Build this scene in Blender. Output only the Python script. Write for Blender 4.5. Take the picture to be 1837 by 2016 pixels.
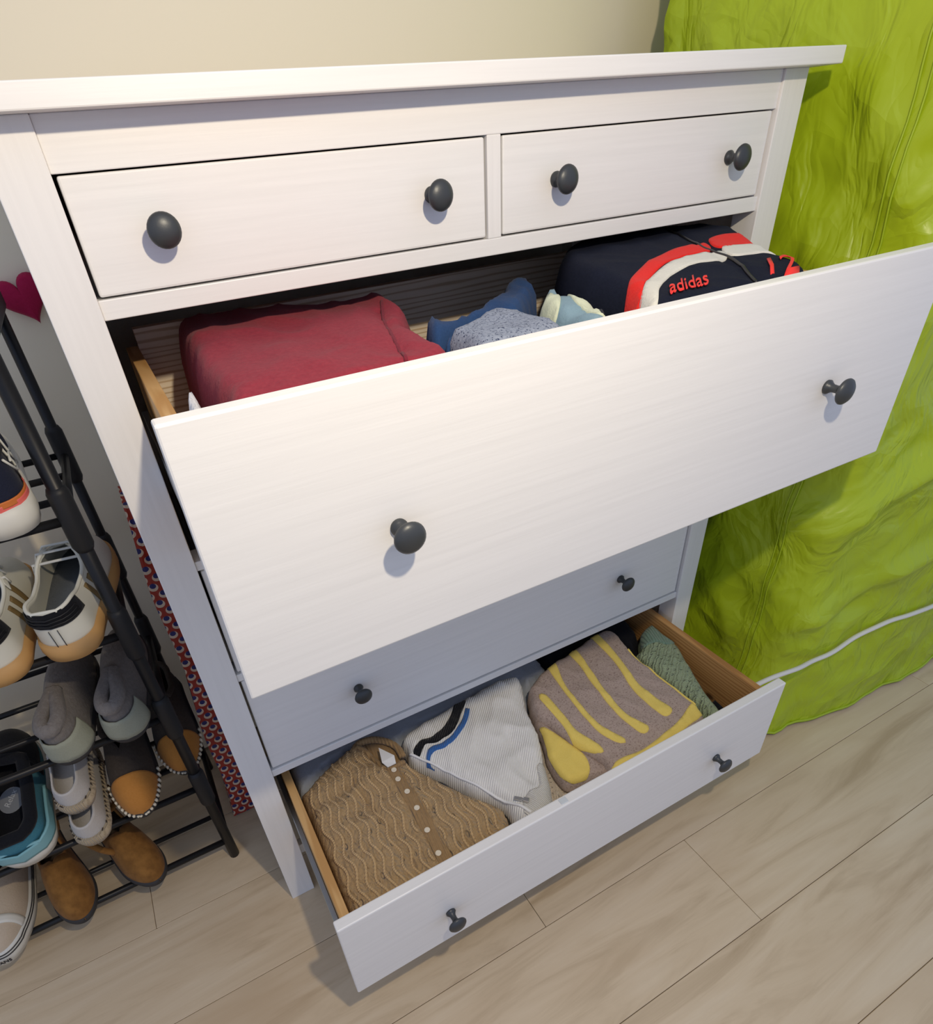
import bpy, bmesh, math, random
from mathutils import Vector, Matrix, noise
from mathutils.geometry import delaunay_2d_cdt

for o in list(bpy.data.objects):
    bpy.data.objects.remove(o)
SC = bpy.context.scene
COL = SC.collection
PI = math.pi

# ------------------------------------------------------------------ camera, world, lamp, exposure
cam_data = bpy.data.cameras.new('camera')
cam = bpy.data.objects.new('camera', cam_data)
COL.objects.link(cam)
RIGHT = Vector((0.8790327, -0.4715264, -0.0704589))
DOWN = Vector((-0.3344910, -0.5046383, -0.7958995))
FWD = Vector((0.3397313, 0.7231895, -0.6013149))
m = Matrix((RIGHT, -DOWN, -FWD)).transposed().to_4x4()
m.translation = Vector((0.0368838, -0.7537635, 1.2508593))
cam.matrix_world = m
cam_data.sensor_fit = 'HORIZONTAL'
cam_data.sensor_width = 36.0
cam_data.lens = 23.68680
cam_data.shift_x = 0.032346
cam_data.shift_y = 0.093398
cam_data.clip_start = 0.01
SC.camera = cam

world = bpy.data.worlds.new('world')
SC.world = world
world.use_nodes = True
bg = world.node_tree.nodes['Background']
bg.inputs['Color'].default_value = (0.61, 0.715, 1.0, 1)
bg.inputs['Strength'].default_value = 0.60

lamp_data = bpy.data.lights.new('room_lamp_offscreen', 'POINT')
lamp_data.energy = 23.0
lamp_data.color = (1.0, 0.85, 0.63)
lamp_data.shadow_soft_size = 0.018
lamp = bpy.data.objects.new('room_lamp_offscreen', lamp_data)
lamp.location = (0.28, -0.76, 1.60)
COL.objects.link(lamp)

SC.view_settings.view_transform = 'Standard'
SC.view_settings.look = 'None'
SC.view_settings.exposure = 0.18
SC.view_settings.gamma = 1.0
SC.view_settings.use_curve_mapping = False

# ------------------------------------------------------------------ material helpers
def new_mat(name, color=(0.8, 0.8, 0.8), rough=0.6, metal=0.0, sheen=0.0, spec=0.5):
    mt = bpy.data.materials.new(name)
    mt.use_nodes = True
    b = mt.node_tree.nodes['Principled BSDF']
    b.inputs['Base Color'].default_value = (*color, 1)
    b.inputs['Roughness'].default_value = rough
    b.inputs['Metallic'].default_value = metal
    b.inputs['Specular IOR Level'].default_value = spec
    if sheen:
        b.inputs['Sheen Weight'].default_value = sheen
        b.inputs['Sheen Roughness'].default_value = 0.5
    return mt

class NT:
    """tiny node-building helper around one material"""
    def __init__(s, mt):
        s.mt = mt; s.t = mt.node_tree; s.b = s.t.nodes['Principled BSDF']
        s.co = s.t.nodes.new('ShaderNodeTexCoord')
    def n(s, kind, **kw):
        nd = s.t.nodes.new(kind)
        for k, v in kw.items():
            if k in nd.inputs.keys(): s.put(nd.inputs[k], v)
            else: setattr(nd, k, v)
        return nd
    def put(s, sock, v):
        if isinstance(v, bpy.types.NodeSocket): s.t.links.new(v, sock)
        else: sock.default_value = v
    def mapping(s, scale=(1, 1, 1), rot=(0, 0, 0), src='Object', off=None):
        mp = s.n('ShaderNodeMapping')
        mp.inputs['Scale'].default_value = scale
        mp.inputs['Rotation'].default_value = rot
        s.t.links.new(s.co.outputs[src], mp.inputs['Vector'])
        if off is not None: s.t.links.new(off, mp.inputs['Location'])
        return mp.outputs[0]
    def noise(s, vec, scale, detail=4, rough=0.55, dist=0.0):
        nd = s.n('ShaderNodeTexNoise')
        nd.inputs['Scale'].default_value = scale; nd.inputs['Detail'].default_value = detail
        nd.inputs['Roughness'].default_value = rough; nd.inputs['Distortion'].default_value = dist
        s.t.links.new(vec, nd.inputs['Vector'])
        return nd.outputs[0]
    def wave(s, vec, scale, dist=0.0, direction='X', profile='SIN', dscale=1.0, detail=2):
        nd = s.n('ShaderNodeTexWave'); nd.bands_direction = direction; nd.wave_profile = profile
        nd.inputs['Scale'].default_value = scale; nd.inputs['Distortion'].default_value = dist
        nd.inputs['Detail'].default_value = detail; nd.inputs['Detail Scale'].default_value = dscale
        s.t.links.new(vec, nd.inputs['Vector'])
        return nd.outputs[1]
    def voro(s, vec, scale, feature='F1', rnd=1.0):
        nd = s.n('ShaderNodeTexVoronoi'); nd.feature = feature
        nd.inputs['Scale'].default_value = scale; nd.inputs['Randomness'].default_value = rnd
        s.t.links.new(vec, nd.inputs['Vector'])
        return nd.outputs['Distance']
    def math(s, op, a, b=0.0, c=0.0):
        nd = s.n('ShaderNodeMath'); nd.operation = op
        s.put(nd.inputs[0], a); s.put(nd.inputs[1], b); s.put(nd.inputs[2], c)
        return nd.outputs[0]
    def ramp(s, fac, stops, interp='LINEAR'):
        nd = s.n('ShaderNodeValToRGB'); cr = nd.color_ramp; cr.interpolation = interp
        while len(cr.elements) < len(stops): cr.elements.new(0.5)
        for e, (p, c) in zip(cr.elements, stops):
            e.position = p; e.color = (*c, 1) if len(c) == 3 else c
        s.t.links.new(fac, nd.inputs[0])
        return nd.outputs[0]
    def mix(s, fac, a, b, blend='MIX'):
        nd = s.n('ShaderNodeMix'); nd.data_type = 'RGBA'; nd.blend_type = blend
        s.put(nd.inputs[0], fac)
        s.put(nd.inputs[6], a if isinstance(a, bpy.types.NodeSocket) else (*a, 1))
        s.put(nd.inputs[7], b if isinstance(b, bpy.types.NodeSocket) else (*b, 1))
        return nd.outputs[2]
    def color(s, sock): s.t.links.new(sock, s.b.inputs['Base Color'])
    def rough(s, sock): s.t.links.new(sock, s.b.inputs['Roughness'])
    def bump(s, h, strength=0.3, dist=0.001, prev=None):
        nd = s.n('ShaderNodeBump'); nd.inputs['Strength'].default_value = strength
        nd.inputs['Distance'].default_value = dist
        s.t.links.new(h, nd.inputs['Height'])
        if prev is not None: s.t.links.new(prev, nd.inputs['Normal'])
        s.t.links.new(nd.outputs[0], s.b.inputs['Normal'])
        return nd.outputs[0]

def m_paint(name, vertical=False, col=(0.80, 0.79, 0.77)):
    mt = new_mat(name, col, 0.38, spec=0.4); t = NT(mt)
    sc = (55, 55, 1.6) if vertical else (1.6, 55, 55)
    v = t.mapping(sc)
    g = t.noise(v, 3.0, 5, 0.6)
    t.color(t.ramp(g, [(0.3, tuple(c * 0.965 for c in col)), (0.65, tuple(min(1, c * 1.015) for c in col))]))
    t.bump(g, 0.22, 0.0008)
    return mt

def m_wood(name, a, b, c, axis='y', scale=1.0, knots=()):
    mt = new_mat(name, a, 0.55); t = NT(mt)
    sc = {'x': (1.0, 14, 14), 'y': (14, 1.0, 14), 'z': (14, 14, 1)}[axis]
    v = t.mapping(tuple(k * scale for k in sc))
    w = t.wave(v, 2.9, 11.0, {'x': 'Z', 'y': 'Z', 'z': 'X'}[axis], 'SIN', 0.7, 3)
    f = t.noise(t.mapping(tuple(k * scale * 3 for k in sc)), 4.0, 4)
    col = t.ramp(w, [(0.0, a), (0.70, b), (0.97, c)])
    col = t.mix(t.math('MULTIPLY', f, 0.35), col, c)
    for (p, r) in knots:
        d = t.n('ShaderNodeVectorMath', operation='SUBTRACT')
        t.t.links.new(t.co.outputs['Object'], d.inputs[0]); d.inputs[1].default_value = p
        sc_ = t.n('ShaderNodeVectorMath', operation='MULTIPLY')
        t.t.links.new(d.outputs[0], sc_.inputs[0]); sc_.inputs[1].default_value = (0.1, 0.62, 1.0)
        ln = t.n('ShaderNodeVectorMath', operation='LENGTH'); t.t.links.new(sc_.outputs[0], ln.inputs[0])
        fac = t.ramp(t.math('DIVIDE', ln.outputs['Value'], r), [(0.0, (1, 1, 1)), (0.45, (0.9, 0.9, 0.9)), (0.62, (0.45, 0.45, 0.45)), (1.0, (0, 0, 0))])
        col = t.mix(fac, col, (0.10, 0.045, 0.015))
    t.color(col); t.bump(f, 0.12, 0.0006)
    return mt

def m_fleece(name, a, b, scale=260, rough=0.95, bumpd=0.0016, spots=None, sheen=0.06):
    mt = new_mat(name, a, rough, sheen=sheen, spec=0.15); t = NT(mt)
    v = t.mapping((1, 1, 1))
    n1 = t.noise(v, scale, 3, 0.7)
    col = t.mix(t.noise(t.mapping((1.1, 0.9, 1.05), (0.4, 0.2, 0.7)), scale, 3, 0.7), a, b)
    if spots:
        s = t.ramp(t.noise(v, scale * 1.3, 2, 0.8), [(0.56, (0, 0, 0)), (0.64, (1, 1, 1))])
        col = t.mix(s, col, spots)
    t.color(col); t.bump(n1, 0.5, bumpd)
    return mt

def m_rib(name, a, b, scale=170, rot=0.0, depth=0.0015, extra=0.0):
    """ribbed knit: fine parallel ridges with stitch noise"""
    mt = new_mat(name, a, 0.92, sheen=0.2, spec=0.15); t = NT(mt)
    v = t.mapping((1, 1, 1), (0, 0, rot))
    w = t.wave(v, scale / 12.0, 0.8 + extra, 'X', 'SIN', 3.0, 2)
    n1 = t.noise(v, 420, 2, 0.7)
    t.color(t.mix(t.noise(t.mapping((1, 1, 1)), 150, 3, 0.7), tuple(0.5 * (p + q) for p, q in zip(a, b)), a))
    t.bump(t.math('ADD', w, t.math('MULTIPLY', n1, 0.4)), 0.8, depth * 1.3)
    return mt

def m_lace(name, hi, lo, rot=0.0, sx=62.0, sy=30.0, depth=0.004, amp=0.15, hole_r=0.13):
    """open-work cable knit: wavy raised cables with small holes between"""
    mt = new_mat(name, hi, 0.9, sheen=0.2, spec=0.2); t = NT(mt)
    v = t.mapping((1, 1, 1), (0, 0, rot))
    sep = t.n('ShaderNodeSeparateXYZ'); t.t.links.new(v, sep.inputs[0])
    wob = t.noise(v, 14, 2, 0.5)
    x = t.math('ADD', t.math('MULTIPLY', sep.outputs[0], sx), t.math('MULTIPLY', wob, 1.1))
    y = t.math('MULTIPLY', sep.outputs[1], sy)
    tw = t.math('MULTIPLY', t.math('SINE', t.math('MULTIPLY', y, 6.283)), amp)
    def ridge(xx, p): return t.math('POWER', t.math('ABSOLUTE', t.math('COSINE', t.math('MULTIPLY', xx, 3.1416))), p)
    c1 = ridge(t.math('ADD', x, tw), 12.0)
    c2 = ridge(t.math('ADD', t.math('ADD', x, 0.36), t.math('MULTIPLY', tw, 0.7)), 12.0)
    rung = t.math('ABSOLUTE', t.math('SINE', t.math('ADD', t.math('MULTIPLY', y, 18.0), t.math('MULTIPLY', t.math('COSINE', t.math('MULTIPLY', x, 6.283)), 1.2))))
    fine = t.noise(v, 480, 2, 0.7)
    h = t.math('ADD', t.math('MULTIPLY', t.math('MAXIMUM', c1, t.math('MULTIPLY', c2, 0.85)), 0.46), t.math('ADD', t.math('MULTIPLY', rung, 0.20), t.math('MULTIPLY', fine, 0.46)))
    hole = t.ramp(t.voro(t.mapping((sx * 0.95, sy * 1.5, 1), (0, 0, rot)), 1.0, 'F1', 0.35), [(hole_r * 0.55, (1, 1, 1)), (hole_r, (0, 0, 0))])
    yarn = t.noise(t.mapping((1, 1, 1)), 190, 3, 0.7)
    t.color(t.mix(yarn, lo, hi))
    t.bump(t.math('SUBTRACT', h, hole), 1.0, depth * 1.7)
    return mt

# ------------------------------------------------------------------ object helpers
def link(o, parent=None):
    COL.objects.link(o)
    if parent is not None: o.parent = parent
    return o

def tag(o, label=None, cat=None, group=None, kind=None):
    if label: o['label'] = label
    if cat: o['category'] = cat
    if group: o['group'] = group
    if kind: o['kind'] = kind
    return o

def empty(name, loc, label, cat, group=None, rot=(0, 0, 0)):
    e = bpy.data.objects.new(name, None)
    e.empty_display_size = 0.05
    e.location = loc; e.rotation_euler = rot
    COL.objects.link(e)
    return tag(e, label, cat, group)

def mesh_obj(name, bm, mat, parent=None, smooth=True, origin=None):
    """origin: world point used as the object's origin when it has no parent at that spot"""
    me = bpy.data.meshes.new(name)
    bm.normal_update()
    if origin is not None:
        bmesh.ops.translate(bm, verts=bm.verts, vec=-Vector(origin))
    bm.to_mesh(me); bm.free()
    if smooth:
        for p in me.polygons: p.use_smooth = True
    for mm in (mat if isinstance(mat, (list, tuple)) else [mat]): me.materials.append(mm)
    o = bpy.data.objects.new(name, me)
    if origin is not None: o.location = origin
    return link(o, parent)

def box(bm, x0, x1, y0, y1, z0, z1, bev=0.0, seg=2):
    r = bmesh.ops.create_cube(bm, size=1.0)
    vs = r['verts']
    for v in vs:
        v.co = Vector((x0 + (v.co.x + 0.5) * (x1 - x0), y0 + (v.co.y + 0.5) * (y1 - y0), z0 + (v.co.z + 0.5) * (z1 - z0)))
    if bev:
        es = list({e for v in vs for e in v.link_edges})
        bmesh.ops.bevel(bm, geom=es, offset=bev, segments=seg, profile=0.5, affect='EDGES')
    return bm

def box_obj(name, x0, x1, y0, y1, z0, z1, mat, parent=None, bev=0.0015, origin=None):
    bm = box(bmesh.new(), x0, x1, y0, y1, z0, z1, bev)
    if origin is None: origin = ((x0 + x1) / 2, (y0 + y1) / 2, z0)
    o = mesh_obj(name, bm, mat, None, False, origin)
    if parent is not None:
        o.parent = parent
        o.location = Vector(origin) - parent_loc(parent)
    return o

def parent_loc(p):
    l = Vector((0, 0, 0))
    while p is not None:
        l += p.location; p = p.parent
    return l

def tube(bm, pts, r, seg=10, closed=False, caps=True):
    pts = [Vector(p) for p in pts]; n = len(pts)
    rr = r if isinstance(r, (list, tuple)) else [r] * n
    rings = []; up = None
    for i, p in enumerate(pts):
        a = pts[(i - 1) % n] if (closed or i > 0) else p
        b = pts[(i + 1) % n] if (closed or i < n - 1) else p
        t = (b - a).normalized()
        if up is None:
            up = t.cross(Vector((0.3, 0.2, 1))).normalized()
            if up.length < 0.1: up = Vector((1, 0, 0))
        up = (up - t * up.dot(t)).normalized(); sd = t.cross(up)
        rings.append([bm.verts.new(p + (up * math.cos(2 * PI * k / seg) + sd * math.sin(2 * PI * k / seg)) * rr[i]) for k in range(seg)])
    m_ = n if closed else n - 1
    for i in range(m_):
        A, B = rings[i], rings[(i + 1) % n]
        for k in range(seg):
            bm.faces.new((A[k], A[(k + 1) % seg], B[(k + 1) % seg], B[k]))
    if caps and not closed:
        bm.faces.new(list(reversed(rings[0]))); bm.faces.new(rings[-1])
    return bm

def lathe(bm, prof, axis_to=Vector((0, -1, 0)), org=Vector((0, 0, 0)), seg=28):
    """prof: list of (distance along axis, radius)"""
    ax = Vector(axis_to).normalized()
    u = ax.cross(Vector((0, 0, 1)))
    if u.length < 0.1: u = Vector((1, 0, 0))
    u.normalize(); w = ax.cross(u)
    rings = []
    for d, r in prof:
        if r <= 1e-6: rings.append([bm.verts.new(org + ax * d)])
        else: rings.append([bm.verts.new(org + ax * d + (u * math.cos(2 * PI * k / seg) + w * math.sin(2 * PI * k / seg)) * r) for k in range(seg)])
    for A, B in zip(rings, rings[1:]):
        for k in range(seg):
            a, b = A[k % len(A)], A[(k + 1) % len(A)]
            c, d = B[(k + 1) % len(B)], B[k % len(B)]
            f = [a]
            for q in (b, c, d):
                if q not in f: f.append(q)
            if len(f) >= 3: bm.faces.new(f)
    bmesh.ops.recalc_face_normals(bm, faces=bm.faces)
    return bm

def catmull(pts, step, closed=True):
    P = [Vector((p[0], p[1])) for p in pts]; n = len(P); out = []
    rng = range(n) if closed else range(n - 1)
    for i in rng:
        p0 = P[(i - 1) % n] if closed or i > 0 else P[i]
        p1 = P[i]; p2 = P[(i + 1) % n]
        p3 = P[(i + 2) % n] if closed or i + 2 < n else p2
        k = max(1, int((p2 - p1).length / step))
        for j in range(k):
            t = j / k; t2 = t * t; t3 = t2 * t
            out.append(0.5 * ((2 * p1) + (p2 - p0) * t + (2 * p0 - 5 * p1 + 4 * p2 - p3) * t2 + (3 * p1 - p0 - 3 * p2 + p3) * t3))
    if not closed: out.append(P[-1].copy())
    return out

def inside(p, poly):
    c = False; j = len(poly) - 1
    for i in range(len(poly)):
        a, b = poly[i], poly[j]
        if (a.y > p[1]) != (b.y > p[1]) and p[0] < (b.x - a.x) * (p[1] - a.y) / (b.y - a.y) + a.x: c = not c
        j = i
    return c

def dist_poly(p, poly):
    best = 1e9; px, py = p
    j = len(poly) - 1
    for i in range(len(poly)):
        ax, ay = poly[j]; bx, by = poly[i]
        dx, dy = bx - ax, by - ay
        l = dx * dx + dy * dy
        t = 0 if l == 0 else max(0, min(1, ((px - ax) * dx + (py - ay) * dy) / l))
        ex, ey = ax + t * dx - px, ay + t * dy - py
        d = ex * ex + ey * ey
        if d < best: best = d
        j = i
    return math.sqrt(best)

def area_sign(poly):
    return sum(poly[i - 1].x * poly[i].y - poly[i].x * poly[i - 1].y for i in range(len(poly)))

def cdt_fill(poly, grid):
    if area_sign(poly) < 0: poly = list(reversed(poly))
    n = len(poly); pts = [Vector((p.x, p.y)) for p in poly]
    x0 = min(p.x for p in poly); x1 = max(p.x for p in poly); y0 = min(p.y for p in poly); y1 = max(p.y for p in poly)
    ny = int((y1 - y0) / (grid * 0.866)) + 1; nx = int((x1 - x0) / grid) + 1
    for j in range(ny):
        for i in range(nx + 1):
            q = (x0 + (i + 0.5 * (j % 2)) * grid, y0 + (j + 0.5) * grid * 0.866)
            if inside(q, poly) and dist_poly(q, poly) > grid * 0.45: pts.append(Vector(q))
    vs, es, fs, *_ = delaunay_2d_cdt(pts, [], [list(range(n))], 1, 1e-6)
    return vs, fs, n, poly

def push_out(p, poly, gap):
    best = None; bd = 1e9; j = len(poly) - 1
    for i in range(len(poly)):
        a, b = poly[j], poly[i]; d = b - a; l = d.length_squared
        t = 0 if l == 0 else max(0, min(1, (p - a).dot(d) / l))
        q = a + d * t; e = (q - p).length
        if e < bd: bd = e; best = (q, d)
        j = i
    ins = inside((p.x, p.y), poly)
    if not ins and bd >= gap: return p
    n = Vector((best[1].y, -best[1].x))
    n = n.normalized() if n.length > 0 else Vector((1, 0))
    return best[0] + n * gap

def pull_in(p, poly, gap):
    if inside((p.x, p.y), poly) and dist_poly((p.x, p.y), poly) >= gap: return p
    best = None; bd = 1e9; j = len(poly) - 1
    for i in range(len(poly)):
        a, b = poly[j], poly[i]; d = b - a; l = d.length_squared
        t = 0 if l == 0 else max(0, min(1, (p - a).dot(d) / l))
        q = a + d * t; e = (q - p).length
        if e < bd: bd = e; best = (q, d)
        j = i
    n = Vector((-best[1].y, best[1].x))
    n = n.normalized() if n.length > 0 else Vector((0, 0))
    return best[0] + n * gap

class Cloth:
    """a folded piece of clothing: a rounded, creased solid over an outline lying in a drawer"""
    def __init__(s, outline, zb, plane, r=0.03, amp=0.006, freq=14.0, seed=0.0, folds=(), step=0.006, wob=0.002, clip=None, avoid=(), base=None, over=()):
        s.base = base if base is not None else zb - 0.004; s.over = over; s.clip = clip
        s.zb = zb; s.plane = plane; s.r = r; s.amp = amp; s.freq = freq; s.seed = seed; s.folds = folds
        poly = catmull(outline, step)
        if area_sign(poly) < 0: poly.reverse()
        s.poly = [p + Vector((noise.noise(Vector((p.x * 40, p.y * 40, seed))), noise.noise(Vector((p.x * 40, p.y * 40, seed + 9))))) * wob for p in poly]
        for _ in range(3):
            for c in avoid: s.poly = [push_out(p, c.poly, 0.005) for p in s.poly]
            if clip: s.poly = [Vector((min(max(p.x, clip[0]), clip[1]), min(max(p.y, clip[2]), clip[3]))) for p in s.poly]
        keep = []
        for p in s.poly:
            if not keep or (p - keep[-1]).length > 0.0015: keep.append(p)
        s.poly = keep
    def h(s, x, y, edge=True):
        a, bx, by = s.plane
        zt = a + bx * x + by * y
        d = dist_poly((x, y), s.poly) if inside((x, y), s.poly) else 0.0
        t = min(1.0, d / s.r)
        prof = max(0.0, 1 - (1 - t) ** 3) ** (1 / 2.6)
        f = s.freq
        n1 = noise.noise(Vector((x * f, y * f, s.seed)))
        n2 = 1 - abs(noise.noise(Vector((x * f * 1.7 + 3, y * f * 1.2, s.seed + 5)))) * 2
        k = s.amp * (0.8 * n1 + 0.5 * n2 * n2 - 0.3) * min(1, d / (s.r * 0.6) + 0.15)
        z = s.zb + (zt - s.zb) * prof + k
        for (x0, y0, x1, y1, w, dep) in s.folds:
            dx, dy = x1 - x0, y1 - y0; l2 = dx * dx + dy * dy
            u = max(0, min(1, ((x - x0) * dx + (y - y0) * dy) / l2))
            e = math.hypot(x - x0 - u * dx, y - y0 - u * dy)
            z -= dep * math.exp(-(e / w) ** 2)
        for c in s.over:
            if z > c.base - 0.006 and (inside((x, y), c.poly) or dist_poly((x, y), c.poly) < 0.013): z = min(z, c.base - 0.006)
        return z
    def build(s, name, mat, grid=0.008, parent=None, label=None, cat=None, group=None):
        vs, fs, n, poly = cdt_fill(s.poly, grid)
        bm = bmesh.new()
        # rim first drops straight down to the bottom so that the piece is a closed solid
        bv = [bm.verts.new((v.x, v.y, max(s.h(v.x, v.y), s.base + 0.002))) for v in vs]
        for f in fs:
            try: bm.faces.new([bv[i] for i in f])
            except ValueError: pass
        rim = [e for e in bm.edges if len(e.link_faces) == 1]
        r = bmesh.ops.extrude_edge_only(bm, edges=rim)
        nv = [g for g in r['geom'] if isinstance(g, bmesh.types.BMVert)]
        for v in nv: v.co.z = s.base
        ne = [g for g in r['geom'] if isinstance(g, bmesh.types.BMEdge) and all(v in set(nv) for v in g.verts)]
        bmesh.ops.contextual_create(bm, geom=ne)
        bmesh.ops.recalc_face_normals(bm, faces=bm.faces)
        c = sum((Vector((p.x, p.y, 0)) for p in poly), Vector((0, 0, 0))) / len(poly)
        s.org = Vector((c.x, c.y, s.base))
        s.obj = mesh_obj(name, bm, mat, None, True, s.org)
        if label: tag(s.obj, label, cat, group)
        return s.obj
    def patch(s, name, outline, mat, off=0.0020, grid=0.005, smooth_outline=True, label=None, step=0.005):
        """a thin woven-in piece (stripe, panel) that follows the surface"""
        poly = catmull(outline, step) if smooth_outline else [Vector(p) for p in outline]
        poly = [pull_in(p, s.poly, 0.0025) for p in poly]
        poly = [p for i, p in enumerate(poly) if (p - poly[i - 1]).length > 0.0008]
        vs, fs, n, poly = cdt_fill(poly, grid)
        bm = bmesh.new()
        bv = [bm.verts.new((v.x, v.y, s.h(v.x, v.y) + off)) for v in vs]
        for f in fs:
            try: bm.faces.new([bv[i] for i in f])
            except ValueError: pass
        rim = [e for e in bm.edges if len(e.link_faces) == 1]
        r = bmesh.ops.extrude_edge_only(bm, edges=rim)
        for g in r['geom']:
            if isinstance(g, bmesh.types.BMVert): g.co.z -= off * 2.2
        bmesh.ops.recalc_face_normals(bm, faces=bm.faces)
        o = mesh_obj(name, bm, mat, None, True, s.org)
        o.parent = s.obj; o.location = (0, 0, 0)
        if label: o['label'] = label
        return o
    def cord(s, name, line, r, mat, lift=0.0, step=0.006, label=None, seg=8):
        pts = [pull_in(p, s.poly, 0.004) for p in catmull(line, step, closed=False)]
        pts = [p for i, p in enumerate(pts) if i == 0 or (p - pts[i - 1]).length > 0.001]
        bm = tube(bmesh.new(), [(p.x, p.y, s.h(p.x, p.y) + lift) for p in pts], r, seg)
        o = mesh_obj(name, bm, mat, None, True, s.org)
        o.parent = s.obj; o.location = (0, 0, 0)
        if label: o['label'] = label
        return o
    def text(s, name, body, p0, p1, p2, mat, lift=0.002, thick=0.0012, shear=0.0):
        """lettering laid on the surface, running from p0 towards p1, its capitals reaching up to p2"""
        cu = bpy.data.curves.new(name, 'FONT'); cu.body = body; cu.size = 1.0; cu.resolution_u = 4
        cu.offset = 0.004
        tmp = bpy.data.objects.new(name, cu); COL.objects.link(tmp)
        bpy.context.view_layer.update()
        me = bpy.data.meshes.new_from_object(tmp.evaluated_get(bpy.context.evaluated_depsgraph_get()))
        bpy.data.objects.remove(tmp)
        bm = bmesh.new(); bm.from_mesh(me)
        bmesh.ops.triangulate(bm, faces=bm.faces)
        bmesh.ops.subdivide_edges(bm, edges=[e for e in bm.edges if e.calc_length() > 0.15], cuts=1)
        xs = [v.co.x for v in bm.verts]; w = max(xs) - min(xs); x0 = min(xs)
        P0, P1 = Vector(p0), Vector(p1); d = P1 - P0; ux = d / w; up = (Vector(p2) - P0) / 0.7
        for v in bm.verts:
            q = P0 + ux * (v.co.x - x0 + shear * v.co.y) + up * v.co.y
            v.co = Vector((q.x, q.y, s.h(q.x, q.y) + lift))
        r = bmesh.ops.extrude_face_region(bm, geom=list(bm.faces))
        for g in r['geom']:
            if isinstance(g, bmesh.types.BMVert): g.co.z += thick
        bmesh.ops.recalc_face_normals(bm, faces=bm.faces)
        o = mesh_obj(name, bm, mat, None, False, s.org)
        o.parent = s.obj; o.location = (0, 0, 0)
        return o

# ------------------------------------------------------------------ materials
M = {}
M['paint'] = m_paint('white_paint')
M['paint_v'] = m_paint('white_paint_upright', True)
M['pine_side'] = m_wood('pine_side', (0.66, 0.40, 0.16), (0.66, 0.41, 0.17), (0.50, 0.27, 0.09), 'y')
M['pine_knot'] = m_wood('knotty_pine', (0.60, 0.34, 0.13), (0.55, 0.29, 0.10), (0.38, 0.18, 0.06), 'y', 1.0,
                        knots=(((-0.0075, 0.017, 0.070), 0.011), ((-0.0075, -0.105, 0.062), 0.011)))
M['ply'] = m_wood('pale_ply', (0.84, 0.74, 0.60), (0.82, 0.71, 0.57), (0.52, 0.39, 0.25), 'x', 1.0)
M['board'] = new_mat('drawer_bottom', (0.62, 0.60, 0.56), 0.6)
M['dark_in'] = new_mat('cabinet_inside', (0.74, 0.70, 0.64), 0.7)
M['steel'] = new_mat('slide_steel', (0.42, 0.46, 0.50), 0.35, 0.9)
M['iron'] = new_mat('dark_iron', (0.055, 0.060, 0.064), 0.40, 0.35)
t = NT(M['iron']); t.bump(t.noise(t.mapping(), 300, 3), 0.15, 0.0006)
M['wall'] = new_mat('cream_wall', (0.90, 0.80, 0.60), 0.85, spec=0.2)
t = NT(M['wall']); t.bump(t.noise(t.mapping(), 90, 4), 0.12, 0.001)

mt = M['plank'] = new_mat('oak_plank', (0.5, 0.4, 0.28), 0.48); t = NT(mt)
oi = t.n('ShaderNodeObjectInfo')
cx_ = t.n('ShaderNodeCombineXYZ'); t.t.links.new(t.math('MULTIPLY', oi.outputs['Random'], 37.0), cx_.inputs[0]); t.t.links.new(t.math('MULTIPLY', oi.outputs['Random'], 91.0), cx_.inputs[1])
va = t.mapping((1.1, 9, 1), off=cx_.outputs[0])
vb = t.mapping((3.0, 60, 1), off=cx_.outputs[0])
n1 = t.noise(va, 1.6, 5, 0.6, 1.4); n2 = t.noise(vb, 2.0, 4, 0.6, 0.3)
blot = t.noise(t.mapping((2.2, 6.0, 1), off=cx_.outputs[0]), 1.0, 3, 0.5)
col = t.ramp(n1, [(0.28, (0.50, 0.375, 0.23)), (0.48, (0.68, 0.54, 0.36)), (0.72, (0.75, 0.62, 0.44))])
col = t.mix(t.math('MULTIPLY', n2, 0.30), col, (0.46, 0.34, 0.21))
col = t.mix(t.ramp(blot, [(0.52, (0, 0, 0)), (0.75, (0.55, 0.55, 0.55))]), col, (0.50, 0.35, 0.20))
t.color(col); t.bump(n2, 0.15, 0.0008)
M['joint'] = new_mat('floor_joint', (0.46, 0.35, 0.22), 0.8)

mt = M['green'] = new_mat('lime_satin', (0.40, 0.52, 0.012), 0.38, sheen=0.0, spec=0.5); t = NT(mt)
v = t.mapping()
wv = t.n('ShaderNodeVectorMath', operation='ADD')
nz_ = t.n('ShaderNodeTexNoise'); nz_.inputs['Scale'].default_value = 4.0; t.t.links.new(v, nz_.inputs['Vector'])
sc_ = t.n('ShaderNodeVectorMath', operation='SCALE'); sc_.inputs['Scale'].default_value = 0.22; t.t.links.new(nz_.outputs[1], sc_.inputs[0])
t.t.links.new(v, wv.inputs[0]); t.t.links.new(sc_.outputs[0], wv.inputs[1])
fac1 = t.voro(wv.outputs[0], 6.0, 'F1', 1.0)
fac2 = t.voro(wv.outputs[0], 15.0, 'F1', 1.0)
mp2 = t.n('ShaderNodeMapping'); mp2.inputs['Rotation'].default_value = (0.5, 0.7, 0.3); mp2.inputs['Scale'].default_value = (1.0, 1.0, 0.45)
t.t.links.new(wv.outputs[0], mp2.inputs['Vector'])
rg = t.math('ABSOLUTE', t.math('SUBTRACT', t.noise(mp2.outputs[0], 11, 3, 0.55, 0.6), 0.5))
rg2 = t.math('ABSOLUTE', t.math('SUBTRACT', t.noise(mp2.outputs[0], 30, 2, 0.5, 0.4), 0.5))
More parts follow.
